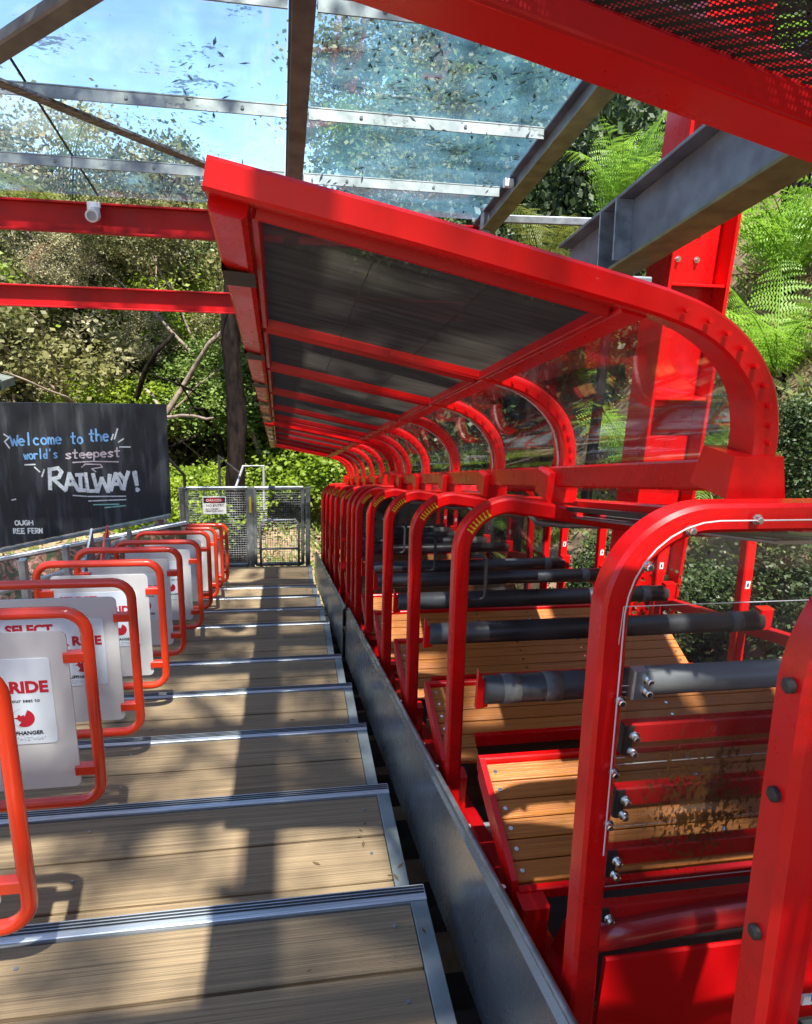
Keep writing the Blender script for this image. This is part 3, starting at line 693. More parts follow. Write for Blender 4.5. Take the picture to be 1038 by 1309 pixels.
b = MB(); b.add([lcB(.53, .50, -.33), lcB(1.5, .50, -.33), lcB(1.5, .47, -.553), lcB(.53, .47, -.553)], [(0, 1, 2, 3)]); b.obj('perforated_panel', 'perf', carB)
b = MB(); b.beam(lcB(.53, .48, -.56), lcB(1.5, .48, -.585), .004, .012); b.obj('panel_edge', 'white', carB)
b = MB(); b.cbox(.535, 1.6, .30, .49, -1.0, -.715, .01)
for i in range(len(b.v)): b.v[i] = tuple(Vector(b.v[i])-oB)
b.obj('seat_box', 'black', carB)
b = MB(); b.add([lcB(.50, -1.6, -1.0), lcB(1.84, -1.6, -1.0), lcB(1.84, .47, -1.0), lcB(.50, .47, -1.0)], [(0, 1, 2, 3)]); b.obj('underfloor', 'black', carB)
seat(carB, 0, 0, False).location = (-oB.x, -.15-oB.y, Z(-.15, -.892)-oB.z)
tag(carB, 'nearest red carriage, only a thick end frame with black bolt caps and canopy corner showing', 'railway carriage', 'red carriages of the incline train')

# near end of the middle carriage: perspex louvres, cross bars, bulkhead
def A(x, y, z): return Vector((x, y, z))-Vector(carA.location)
cl = MB(); lp = [(.545, -1.0)]
sh = MB()     # upper clear window following the frame
wp = [(XA+.03, -.60), (XA+.03, -.2)] + arc(XA+.147, -.2, .120, 180, 90, 8)[1:] + [(1.80, -.082), (1.80, -.60)]
sh.add([Vector(H3(x, h))+lcA(0, .925, 0) for x, h in wp], [tuple(range(len(wp)))]); sh.obj('end_window', 'perspex_flat', carA)
ed = MB(); ed.sweep([Vector(H3(x, h))+lcA(0, .912, 0) for x, h in [(XA+.008, -.60), (XA+.008, -.2)] + arc(XA+.147, -.2, .138, 180, 90, 8)[1:] + [(1.80, -.064)]], rrect(.002, .002, .0004), BN); ed.obj('window_edge', 'perspex_edge', carA)
for x, h in ((XA+.004, -.55), (XA+.005, -.46), (XA+.005, -.34), (XA+.030, -.128), (XA+.093, -.075), (XA+.20, -.060), (XA+.33, -.060)):
    p = Vector(H3(x+.012, h))+lcA(0, .922, 0); link(bolt_me, 'bolt', carA, p)
lou = [(-.565, -.40, .525), (-.650, -.555, .520), (-.775, -.635, .516), (-.893, -.758, .512), (-1.015, -.877, .508)]
louz = [(-.575, -.43), (-.705, -.562), (-.824, -.69), (-.943, -.812), (-1.062, -.932)]
lx = [.502, .506, .502, .499, .497]
for i, (z0, z1) in enumerate(louz):
    y = .902-.003*i; x0 = lx[i]; x1 = 1.75
    b = MB(); b.add([A(x0, y, z0), A(x1, y, z0), A(x1, y-.0, z1), A(x0, y, z1)], [(0, 1, 2, 3)])
    lo_ = b.obj('louvre_sheet', 'mud' if i else 'perspex_flat', carA)
    b = MB()
    for (xa, za, xb, zb) in ((x0, z0, x1, z0), (x0, z1, x0, z0), (x0, z1, x0+.035 if i else x1, z1)):
        b.beam(A(xa, y-.001, za), A(xb, y-.001, zb), .0013, .0013, (0, 1, 0))
    b.obj('cut_edge', 'perspex_edge', lo_)
    if i:
        zb = z0+.045
        b = MB(); b.cbox(.54, 1.76, y+.012, y+.032, zb-.018, zb+.018, .003)
        for q in range(len(b.v)): b.v[q] = tuple(Vector(b.v[q])-Vector(carA.location))
        b.obj('cross_bar', 'red', carA)
        b = MB(); b.cbox(.545, 1.76, y+.034, y+.046, zb-.044, zb-.020, .003)
        for q in range(len(b.v)): b.v[q] = tuple(Vector(b.v[q])-Vector(carA.location))
        b.obj('timber_strip', 'slat', carA)
        b = MB(); b.cbox(.538, .556, y+.008, y+.03, zb-.036, zb+.016, .004)
        for q in range(len(b.v)): b.v[q] = tuple(Vector(b.v[q])-Vector(carA.location))
        b.obj('louvre_lug', 'black', carA)
        for zz in (zb+.004, zb-.024): link(bolt_me, 'bolt', carA, A(.551, y+.002, zz))
b = MB().tube([A(.545, .895, -.552), A(.55, .895, -.552), A(1.74, .895, -.552), A(1.745, .895, -.552)], [.014, .022, .022, .014], 14); b.obj('grey_bar', mat('worn_grey_vinyl', (.10, .098, .095), .4, col2=(.18, .175, .17), scale=4, bump=.2, bscale=12), carA, smooth=True)
b = MB(); b.cbox(.527, .566, .885, .905, -.580, -.532, .003)
for q in range(len(b.v)): b.v[q] = tuple(Vector(b.v[q])-Vector(carA.location))
bb = b.obj('bar_end_bracket', 'galv', carA)
for zz in (-.546, -.566): link(bolt_me, 'bolt', carA, A(.55, .886, zz))
def carbox(name, m, x0, x1, y0, y1, z0, z1, c=.004):
    b = MB(); b.cbox(x0, x1, y0, y1, z0, z1, c)
    for q in range(len(b.v)): b.v[q] = tuple(Vector(b.v[q])-Vector(carA.location))
    return b.obj(name, m, carA)
chip = mat('chipped_red_bulkhead', (.60, .0025, .005), .35, spec=.35, col2=(.48, .002, .004), scale=3)
carbox('bulkhead', chip, .548, 1.80, .875, .885, -1.85, -1.085)
b = MB().tube([A(.53, .90, -1.055)]+[A(.55+.06*k, .90, -1.035-.03*math.exp(-k*.7)) for k in range(1, 20)], .028, 12); b.obj('rolled_cushion', mat('red_vinyl_roll', (.35, .012, .014), .3, coat=.4, bump=.3, bscale=10), carA, smooth=True)
scuff(chip, .8, 70, (.75, .5, .5), .69, .72)
# bolted arm bracket that carries the first bench
b = MB(); prof = [(.94, -1.40), (1.10, -1.34), (1.12, -1.27), (1.08, -1.235), (.95, -1.26), (.90, -1.33)]
prof = [(x_, z_) for x_, z_ in ((.575, -1.30), (.60, -1.235), (.635, -1.215), (.70, -1.215), (.70, -1.30), (.615, -1.31), (.585, -1.35), (.56, -1.35))]
b.add([A(x_, yy, z_) for yy in (1.09, 1.12) for x_, z_ in prof], [tuple(range(8)), tuple(range(15, 7, -1))]+[(i+8, (i+1) % 8+8, (i+1) % 8, i) for i in range(8)])
b.obj('bench_arm', 'red', carA)
for zz in (-1.235, -1.285): link(bolt_me, 'bolt', carA, A(.635, 1.088, zz))
carbox('buffer', 'black', .50, .56, .95, 1.05, -1.40, -1.34, .02)
# far end windows of both further carriages
for car_, lc_, y in ((carA, lcA, 4.54), (carC, lcC, 7.93)):
    b = MB(); wq = [(XA+.02, -.95), (XA+.02, -.2), (XA+.147, -.08), (1.84, -.08), (1.84, -.95)]
    b.add([Vector(H3(x, h))+lc_(0, y, 0) for x, h in wq], [tuple(range(5))]); b.obj('end_window', 'smoke', car_)

# ------------------------------------------------------------------ roof over the platform
RH = 2.2
roof = empty('glass_roof', (.12, 3.0, Z(3.0, RH))); oR = Vector(roof.location)
lr = lambda x, y, h: P3(x, y, h)-oR
pur = [-.75, .15, 1.05, 1.95, 2.85, 3.72, 4.64, 5.50]
for y in pur:
    b = MB(); w = .10; n_ = Vector((0, S, 1)).normalized(); zc = RH-.03
    for (xa, xb) in ((-4.2, .06), (.19, 1.60)):
        q = MB(); q.beam(lr(xa, y, zc+.025), lr(xb, y, zc+.025), .09, .008, (0, S, 1)); q.beam(lr(xa, y-.045, zc-.01), lr(xb, y-.045, zc-.01), .008, .07, (0, S, 1)); q.obj('purlin', 'edge', roof)
        q = MB()
        x_ = xa+.3
        while x_ < xb: p = lr(x_, y-.05, zc-.01); q.tube([p, p+Vector((0, -.008, 0))], .010, 8); x_ += .62
        q.obj('purlin_bolt', 'galv', roof)
for x, m_ in ((.125, 'brown_paint'), (1.66, 'grey_paint'), (-4.2, 'grey_paint')):
    q = MB(); q.beam(lr(x, -1.0, RH-.14), lr(x, 6.15, RH-.14), .10, .012, (0, S, 1)); q.beam(lr(x, -1.0, RH-.02), lr(x, 6.15, RH-.02), .12, .012, (0, S, 1)); q.beam(lr(x, -1.0, RH-.08), lr(x, 6.15, RH-.08), .02, .12, (0, S, 1)); q.obj('rafter', m_, roof)
q = MB(); q.beam(lr(1.66, -1, RH-.155), lr(1.66, 6.15, RH-.155), .12, .012, (0, S, 1)); q.obj('rafter_underside', 'green_bounce', roof)  # strip coloured with the foliage bounce under the rafter
for (x0, x1) in ((-4.2, -2.76), (-2.745, -1.32), (-1.305, .06), (.07, 1.62)):
    for a, b_ in zip(pur[:-1], pur[1:]+[6.12]):
        q = MB(); q.add([lr(x0, a+.005, RH+.012), lr(x1, a+.005, RH+.012), lr(x1, b_-.005, RH+.012), lr(x0, b_-.005, RH+.012)], [(0, 1, 2, 3)]); q.obj('glass_pane', 'roof_glass', roof)
    q = MB(); q.add([lr(x0, pur[-1]+.005, RH+.012), lr(x1, pur[-1]+.005, RH+.012), lr(x1, 6.14, RH+.012), lr(x0, 6.14, RH+.012)], [(0, 1, 2, 3)]); q.obj('glass_pane', 'roof_glass', roof)
q = MB(); q.beam(lr(-1.3125, -1, RH+.006), lr(-1.3125, 6.12, RH+.006), .012, .012); q.obj('glazing_joint', 'black', roof)
q = MB(); q.beam(lr(-.10, 3.04, RH-.10), lr(-1.75, 4.56, RH-.10), .10, .07, (0, S, 1)); q.obj('diagonal_brace', 'brown_paint', roof)
q = MB(); q.beam(lr(-2.0, 3.95, RH-.08), lr(.02, 5.66, RH-.08), .07, .02, (0, S, 1)); q.obj('diagonal_brace', 'mottled_paint', roof)
q = MB(); q.cbox(-.10, .04, -.03, .03, -.025, .025, .01); o = q.obj('roof_lamp', 'white', roof, lr(.10, 5.42, RH-.20))
q = MB(); q.tube([lr(-.02, 5.4, RH-.17), lr(-.10, 5.38, RH-.12), lr(-.16, 5.36, RH-.13), lr(-.22, 5.4, RH-.05)], .005, 6); q.obj('lamp_cable', 'white', roof)
q = MB(); q.cbox(-.03, .03, -.03, .03, -.03, .03, .01); q.obj('junction_box', 'white', roof, lr(1.60, 5.25, RH-.06))
# leaves lying on the glass
lv = MB()
rs = random.Random(5)
for k in range(5200):
    x = rs.uniform(-3.6, 1.6); y = rs.uniform(1.8, 6.1); 
    if noise.noise(Vector((x*1.4, y*1.1, 9))) + .25*smooth(.0, 1.6, x) + .35*smooth(3.6, 6, y) < rs.uniform(.15, .75): continue
    a = rs.uniform(0, 6.28); l_ = rs.uniform(.010, .034); w = l_*.3
    c_ = lr(x, y, RH+.018); d = Vector((math.cos(a), math.sin(a), -S*math.sin(a)+rs.uniform(-.3, .3))).normalized(); e_ = Vector((-math.sin(a), math.cos(a), -S*math.cos(a)))
    lv.add([c_-d*l_, c_+e_*w, c_+d*l_, c_-e_*w], [(0, 1, 2, 3)])
stuff(lv.obj('fallen_leaves', mat('dead_leaves_on_glass', (.06, .065, .03), .8, col2=(.12, .09, .04), scale=9), roof))
tag(roof, 'grey framed glass roof above the platform, littered with leaves and crossed by diagonal braces', 'glass roof')

def ibeam(name, a, b_, H, Wd, t, m, up=(0, 0, 1), label='', cat='', under=None):
    a = Vector(a); b_ = Vector(b_); e = empty(name, a); d = b_-a; up = Vector(up)
    n_ = (up - d.normalized()*up.dot(d.normalized())).normalized()
    q = MB(); q.beam((0, 0, 0), d, t, H-2*t, up); q.obj('web', m, e)
    q = MB(); q.beam(n_*(H/2-t/2), d+n_*(H/2-t/2), Wd, t, up); q.obj('top_flange', m, e)
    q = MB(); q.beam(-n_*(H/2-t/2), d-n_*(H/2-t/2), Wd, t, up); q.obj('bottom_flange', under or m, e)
    tag(e, label, cat); return e
ibeam('steel_beam', (-6, 6.22, .455), (1.72, 6.22, .455), .22, .16, .016, 'beam_red', label='upper red steel cross beam at the lower edge of the glass roof', cat='beam')
ibeam('steel_beam', (-6, 7.5, -.155), (1.9, 7.5, -.155), .20, .14, .016, 'beam_red', label='lower red steel cross beam with trees above and below it', cat='beam')
gb = ibeam('steel_beam', P3(1.75, -1.0, 1.275), P3(1.75, 4.30, 1.275), .34, .17, .018, 'grey_paint', (0, S, 1), 'thick grey sloping girder bolted to the red column beside the ferns', 'beam', 'green_bounce')  # bottom flange has the bounced green light in its colour
oG = Vector(gb.location)
for y in (3.72, 3.55):
    q = MB(); 
    q.beam(P3(1.70, y, 1.13)-oG, P3(1.70, y+.04, 1.43)-oG, .012, .10, (1, 0, 0)); q.obj('stiffener', 'galv', gb)
q = MB(); q.cbox(-.07, .10, -.05, .05, -.13, 0, .008); q.obj('support_stub', 'grey_paint', gb, P3(1.84, 3.72, 1.11)-oG)
# red column
col = empty('steel_column', (2.16, 3.75, ground_z(2.16, 3.75))); oC = Vector(col.location)
def colbox(name, m, *a):
    b = MB(); b.cbox(*a)
    for q in range(len(b.v)): b.v[q] = tuple(Vector(b.v[q])-oC)
    return b.obj(name, m, col)
colbox('flange', 'red', 2.010, 2.030, 3.62, 3.88, -3, 3.2, .003); colbox('flange', 'red', 2.345, 2.365, 3.62, 3.88, -3, 3.2, .003)
colbox('web', 'red', 2.031, 2.344, 3.745, 3.755, -3, 3.2, .002)
for z in (.10, -.5, .98): colbox('stiffener', 'red', 2.031, 2.344, 3.635, 3.744, z, z+.016, .003)
for x in (2.11, 2.22):
    for z in (.24, .40):
        q = MB(); p = Vector((x, 3.744, z))-oC; q.tube([p, p+Vector((0, -.008, 0))], .016, 12).tube([p+Vector((0, -.008, 0)), p+Vector((0, -.022, 0))], .010, 6); q.obj('bolt', 'chrome', col)
tag(col, 'tall red steel column beside the train with bolts in its recessed face', 'column')
# short grey purlin behind the fern
e = empty('steel_rail', (1.62, 5.9, .60)); q = MB(); q.beam((0, 0, 0), (1.5, -.6, -.02), .05, .06); q.obj('channel', 'galv', e); q = MB(); q.beam((.02, 0, -.12), (.02, 0, .1), .07, .08); q.obj('support_stub', 'galv', e)
tag(e, 'short grey steel rail in front of the bright fern beside the glass roof', 'rail')
# white sensor lamp under the upper beam
e = empty('security_camera', (-1.345, 6.12, .545)); q = MB(); q.cbox(-.045, .045, -.03, .01, -.02, .02, .004); q.obj('bracket', 'white', e)
q = MB().tube([(0, -.03, -.02), (0, -.03, -.075)], .045, 14).tube([(0, -.02, -.075), (0, -.11, -.085)], .047, 14); q.obj('housing', 'white', e, smooth=False)
q = MB().tube([(0, -.11, -.085), (0, -.114, -.085)], .034, 14); q.obj('lens', 'galv', e)
tag(e, 'small white security camera fixed to the upper red beam', 'camera')

# ------------------------------------------------------------------ blackboard
BY = 6.0; k_ = BY/913
def bp(px, py):                  # board sheet coordinates: linear map of the drawing on the board's face
    X = -2.127+(px)*(-.892+2.127)/212.; zz = -.935 - (py-515)*(1.839-.93)/138*.985
    return X, zz
bd = empty('blackboard', (-1.9, BY, -2.4)); oD = Vector(bd.location)
q = MB(); fr_ = [(-3.4, -.935), (-.892, -.93), (-.900, -1.845), (-2.264, -2.13), (-3.4, -2.36)]
q.add([Vector((x, y, z))-oD for y in (BY, BY+.03) for x, z in fr_], [tuple(range(5))[::-1], tuple(range(5, 10))]+[(i, (i+1) % 5, (i+1) % 5+5, i+5) for i in range(5)])
q.obj('board_face', 'chalkboard', bd)
q = MB(); q.beam(Vector((-2.264, BY-.01, -2.15))-oD, Vector((-.905, BY-.01, -1.865))-oD, .03, .035); q.beam(Vector((-3.4, BY-.01, -2.38))-oD, Vector((-2.264, BY-.01, -2.15))-oD, .03, .035); q.obj('bottom_rail', 'galv', bd)
q = MB(); x_, z_ = bp(91, 516); x2, z2 = bp(102, 680); q.beam(Vector((x_, BY-.0025, z_))-oD, Vector((x2, BY-.0025, z2))-oD, .003, .003, (0, 1, 0)); q.obj('sheet_joint', 'ink_black', bd)
for x in (-3.0, -1.0):
    q = MB(); q.beam(Vector((x, BY+.06, -.98))-oD, Vector((x, BY+.06, -3.1))-oD, .05, .05); q.obj('support_post', 'galv', bd)
def chalk(strokes, m, w):
    q = MB()
    for st in strokes:
        pts = [Vector((*bp(*p),)) for p in st]
        for a, b_ in zip(pts[:-1], pts[1:]):
            d = (b_-a); 
            if d.length < 1e-6: continue
            d.normalize(); n_ = Vector((-d.y, d.x))*w/2; a2 = a-d*w*.3; b2 = b_+d*w*.3
            jit = random.uniform(.0018, .0034)
            q.add([Vector((p.x, BY-jit, p.y))-oD for p in (a2+n_, b2+n_, b2-n_, a2-n_)], [(0, 1, 2, 3)])
    return q.obj('chalk_writing', m, bd)
def circ(cx, cy, rx, ry, a0=0, a1=360, n=9): return [(cx+rx*math.cos(math.radians(a0+(a1-a0)*i/n)), cy-ry*math.sin(math.radians(a0+(a1-a0)*i/n))) for i in range(n+1)]
def LT(ch, x, y, w, h):          # letter strokes; x,y = lower left, h = x-height
    c = lambda *p: [(x+a*w, y-b*h) for a, b in p]
    D = {'w': [c((0, 1), (.25, 0), (.5, .8), (.75, 0), (1, 1))], 'W': [c((-.1, 1.5), (.2, 0), (.5, 1), (.85, 0), (1.2, 1.6))],
         'e': [c((.1, .5), (.9, .6))+circ(x+.5*w, y-.5*h, .45*w, .5*h, 10, 310)], 'l': [c((.5, 1.9), (.4, 0))], 'c': [circ(x+.5*w, y-.5*h, .45*w, .5*h, 50, 310)],
         'o': [circ(x+.5*w, y-.5*h, .45*w, .5*h)], 'm': [c((0, 0), (.05, 1)), c((.05, .7), (.3, 1), (.45, .8), (.5, 0)), c((.5, .7), (.75, 1), (.95, .8), (1, 0))],
         't': [c((.5, 1.7), (.4, .1), (.7, 0)), c((.1, 1.05), (.9, 1.1))], 'h': [c((.1, 1.8), (.05, 0)), c((.08, .7), (.5, 1), (.85, .8), (.9, 0))],
         'r': [c((.1, 1), (.15, 0)), c((.15, .6), (.5, 1), (.9, .9))], 'd': [circ(x+.4*w, y-.45*h, .35*w, .45*h), c((.85, 1.8), (.8, 0))],
         's': [c((.9, .9), (.5, 1), (.15, .8), (.5, .5), (.85, .25), (.5, 0), (.1, .1))], 'p': [c((.1, 1), (.0, -.8)), circ(x+.5*w, y-.55*h, .4*w, .45*h)],
         "'": [c((.5, 1.8), (.4, 1.4))], ' ': [], '!': [c((.6, 1.9), (.4, .5)), c((.35, .1), (.36, 0))],
         'O': [circ(x+.5*w, y-.5*h, .45*w, .5*h)], 'U': [c((0, 1), (.05, .2), (.5, 0), (.9, .2), (.95, 1))], 'G': [circ(x+.5*w, y-.5*h, .45*w, .5*h, 50, 320)+c((.95, .45), (.55, .45))],
         'H': [c((0, 1), (0, 0)), c((.9, 1), (.9, 0)), c((0, .5), (.9, .55))], 'R': [c((0, 0), (.05, 1), (.7, .95), (.75, .6), (.05, .5), (.9, 0))],
         'E': [c((.85, 1), (.05, 1), (0, 0), (.85, 0)), c((0, .5), (.7, .5))], 'F': [c((.9, 1), (.05, 1), (0, 0)), c((0, .5), (.7, .5))], 'N': [c((0, 0), (.05, 1), (.85, 0), (.9, 1))]}
    return D[ch]
def write(s_, x, y, adv, w, h, dy=0):
    o_ = []
    for k, ch in enumerate(s_): o_ += LT(ch, x+k*adv, y+k*dy, w, h)
    return o_
chalk(write('Welcome', 8, 567, 9.4, 7.6, 8, -.45), 'chalk_blue', .013); chalk(write('to', 84, 564, 8.5, 7, 8), 'chalk_blue', .013); chalk(write('the', 108, 561, 9, 7.5, 8.5, -.3), 'chalk_blue', .014)
chalk(write("world's", 22, 584, 6.3, 5.3, 6.5, -.3), 'chalk_blue', .011)
chalk(write('steepest', 75, 583, 9.2, 8, 6.5, -.4), 'chalk_pink', .012)
chalk([[(84, 588), (110, 586.5), (144, 587)], [(95, 594), (100, 590), (120, 590.5), (122, 594), (108, 596), (113, 600)]], 'chalk_pink', .010)
chalk([[(137, 559), (140, 552)], [(141, 558), (146, 545)], [(146, 562), (153, 557.5)], [(147, 568), (161, 568)], [(22, 591), (35, 590.5)], [(34, 594), (40, 600)], [(42, 606), (46, 597)],
       [(0, 553), (6, 557), (0, 562), (5, 570)], [(0, 636), (5, 635)]], 'chalk', .011)
big = [[(51, 622), (53, 596)], [(53, 597), (64, 595), (68, 600), (64, 607), (54, 609)], [(56, 609), (71, 624)],
       [(71, 623), (78, 602), (87, 623)], [(74, 616), (84, 616)], [(91, 624), (92, 603)], [(87, 604), (96, 603.5)], [(88, 624), (96, 624)], [(99, 602), (100, 625), (110, 625)],
       [(109, 603), (113, 626), (120, 608), (127, 626), (131, 604)], [(131, 624), (139, 602), (146, 622)], [(134, 616), (143, 616)], [(144, 602), (151, 612), (156, 600)], [(151, 612), (148, 623)]]
chalk(big, 'chalk', .030)
chalk([[(163, 601), (166, 600), (167, 617), (165.5, 617), (163, 602)], [(166, 622), (168.5, 623.5), (166, 625), (166, 622)]], 'chalk', .022)
chalk([[(80, 630.5), (100, 632), (150, 632)], [(100, 638), (150, 636.5)]], 'chalk', .010); chalk([[(106, 643), (140, 642.5)], [(121, 647), (149, 644.5)]], 'chalk_green', .010)
chalk(write('OUGH', 0, 669, 6.2, 5.2, 6), 'chalk', .009); chalk(write('REE', -3, 680, 5.2, 4.4, 6.4), 'chalk', .009); chalk(write('FERN', 16, 680, 4.9, 4.2, 6.4), 'chalk', .009)
tag(bd, 'big blackboard chalked Welcome to the world\'s steepest RAILWAY!', 'blackboard')
# photo panel and handrails below the board
e = empty('photo_panel', (-2.2, 5.4, -2.6)); oP = Vector(e.location)
q = MB(); q.add([Vector(p)-oP for p in ((-3.2, 5.2, -2.18), (-.75, 5.75, -1.86), (-.75, 5.55, -2.6), (-3.2, 5.0, -2.8))], [(0, 1, 2, 3)])
q.add([Vector(p)-oP for p in ((-3.2, 5.23, -2.18), (-.75, 5.78, -1.86), (-.75, 5.58, -2.6), (-3.2, 5.03, -2.8))], [(3, 2, 1, 0)]); q.obj('panel_face', 'photo', e)
q = MB(); q.beam(Vector((-3.2, 5.2, -2.17))-oP, Vector((-.75, 5.75, -1.85))-oP, .03, .03); q.obj('panel_rail', 'alu', e)
tag(e, 'sloping panel of printed brown and red photos under the blackboard', 'information panel')
e = empty('handrail', (-1.3, 3.6, -2.1)); oP = Vector(e.location)
q = MB().tube([Vector(p)-oP for p in ((-1.75, 3.2, -1.50), (-1.28, 4.2, -1.66), (-1.2, 6.0, -2.02), (-1.2, 7.6, -2.42))], .018, 10); q.obj('top_tube', 'alu', e, smooth=True)
for y, z in ((4.2, -1.67), (5.2, -1.86), (6.2, -2.07), (7.2, -2.32)): 
    q = MB().tube([Vector((-1.23, y, z))-oP, Vector((-1.23, y, z-.95))-oP], .016, 10); q.obj('upright', 'alu', e)
tag(e, 'pale metal handrail running down behind the orange gates', 'handrail')
for k, (x, y, z, col_) in enumerate(((-1.20, 4.35, -1.55, 'galv'), (-1.20, 4.75, -1.66, 'orange'))):
    q = MB(); q.add([(0, 0, -.75), (.02, .22, -.75), (.02, .22, .05), (0, 0, -.17), (.012, 0, -.75), (.032, .22, -.75), (.032, .22, .05), (.012, 0, -.17)],
                    [(0, 1, 2, 3), (7, 6, 5, 4), (0, 4, 5, 1), (1, 5, 6, 2), (2, 6, 7, 3), (3, 7, 4, 0)])
    o = q.obj('metal_fin', col_, None, (x, y, z)); tag(o, ['pointed grey metal fin sticking up behind the fifth gate', 'pointed red metal fin sticking up just right of the grey one'][k], 'fin')

# ------------------------------------------------------------------ mesh gate at the far end
mg = empty('mesh_gate', (-.31, 8.1, -3.19)); oM = Vector(mg.location)
lm = lambda x, z, y=8.1: Vector((x, y, z))-oM
for (x0, x1) in ((-1.04, -.36), (-.28, .27)):
    q = MB()
    for a, b_ in (((x0, -2.20), (x1, -2.20)), ((x0, -3.14), (x1, -3.14)), ((x0, -2.20), (x0, -3.14)), ((x1, -2.20), (x1, -3.14))): q.beam(lm(*a), lm(*b_), .04, .04)
    q.obj('gate_frame', 'galv', mg)
    # welded mesh: wires
    q = MB(); x = x0+.03
    while x < x1-.02: q.beam(lm(x, -2.21), lm(x, -3.13), .0035, .0035); x += .028
    z = -2.23
    while z > -3.12: q.beam(lm(x0, z), lm(x1, z), .0035, .0035); z -= .028
    stuff(q.obj('wire_mesh', 'galv', mg))
for x in (-1.09, -.32, .33):
    q = MB(); q.beam(lm(x, -2.19, 8.09), lm(x, -3.2, 8.09), .055, .055); q.obj('gate_post', 'galv', mg)
q = MB(); q.beam(lm(-.33, -2.30, 8.05), lm(-.33, -2.48, 8.05), .022, .012, (0, 1, 0)); q.obj('yellow_tag', 'yellow', mg)
q = MB().tube([Vector(p) for p in [lm(-.22, -3.15, 8.02), lm(-.22, -2.62, 8.02), lm(-.17, -2.565, 8.02), lm(.18, -2.565, 8.02), lm(.22, -2.62, 8.02), lm(.22, -3.15, 8.02)]], .014, 8); q.tube([lm(-.22, -2.92, 8.02), lm(.22, -2.92, 8.02)], .012, 8); q.obj('hoop_barrier', 'galv', mg, smooth=True)
tag(mg, 'grey galvanised double mesh gate closing the far end of the platform', 'gate')
ds = empty('danger_sign', (-.73, 8.065, -2.40)); 
q = MB(); q.cbox(-.13, .13, 0, .006, -.10, .11, .002); q.obj('sign_plate', 'white', ds)
q = MB(); q.cbox(-.12, .12, -.002, -.0003, .035, .10, .0005); q.obj('header_band', 'ink_black', ds)
n = 24; q = MB(); q.add([(.105*math.cos(2*math.pi*i/n), -.003, .068+.026*math.sin(2*math.pi*i/n)) for i in range(n)], [tuple(range(n))]); q.obj('header_oval', 'ink_red', ds)
link(font_mesh('DANGER', .042, 'white'), 'lettering', ds, (-.088, -.0042, .053), (math.pi/2, 0, 0))
link(font_mesh('NO ENTRY', .040, 'ink_black'), 'lettering', ds, (-.093, -.0012, -.008), (math.pi/2, 0, 0))
link(font_mesh('AUTHORISED\nPERSONNEL ONLY', .0235, 'ink_black'), 'lettering', ds, (-.10, -.0012, -.045), (math.pi/2, 0, 0))
tag(ds, 'small white DANGER NO ENTRY sign on the left leaf of the mesh gate', 'sign')
# stair handrails beyond the gate
e = empty('stair_rail', (-1.1, 9.0, -3.0)); oP = Vector(e.location)
q = MB().tube([Vector(p)-oP for p in ((-1.35, 8.9, -2.02), (-1.18, 9.1, -2.30), (-1.18, 9.1, -3.2))], .02, 8); q.obj('rail_tube', 'black', e); tag(e, 'black bent handrail post just right of the blackboard', 'handrail')
e = empty('stair_rail', (-.7, 10.2, -3.0)); oP = Vector(e.location)
q = MB().tube([Vector(p)-oP for p in ((-.82, 10.0, -3.1), (-.82, 10.0, -2.25), (-.55, 10.0, -2.5))], .02, 8); q.obj('rail_tube', 'black', e)
q = MB().tube([Vector(p)-oP for p in ((-.62, 10.0, -2.75), (-.50, 10.1, -2.42), (-.22, 10.2, -2.44), (-.22, 10.2, -3.1))], .018, 8); q.obj('rail_tube', 'alu', e); tag(e, 'pale and black bent stair rails in front of the lime bush', 'handrail')
# small hut roof at the left edge
e = empty('ticket_shelter', (-4.0, 8.6, -3.2)); oP = Vector(e.location)
q = MB(); q.add([Vector(p)-oP for p in ((-6.0, 8.2, -.42), (-3.0, 8.2, -1.10), (-3.0, 9.0, -1.10), (-6, 9.0, -.42), (-6.0, 8.2, -.52), (-3.0, 8.2, -1.19), (-3.0, 9.0, -1.19), (-6, 9.0, -.52))], [(0, 1, 2, 3), (7, 6, 5, 4), (0, 4, 5, 1), (1, 5, 6, 2), (2, 6, 7, 3), (3, 7, 4, 0)]); q.obj('roof', mat('weathered_green_grey_roof', (.16, .18, .15), .6, col2=(.09, .10, .08)), e)
q = MB(); q.beam(Vector((-3.05, 8.5, -1.2))-oP, Vector((-3.05, 8.5, -.88))-oP, .10, .10); q.obj('vent', 'galv', e)
for x in (-3.4, -5.5):
    q = MB(); q.beam(Vector((x, 8.5, -1.2))-oP, Vector((x, 8.5, -3.4))-oP, .12, .12); q.obj('post', 'red', e)
q = MB(); q.beam(Vector((-6, 8.45, -.62))-oP, Vector((-3.2, 8.45, -1.38))-oP, .08, .14); q.obj('fascia', 'red', e)
tag(e, 'corner of a shelter with green grey roof and red posts above the blackboard', 'shelter')

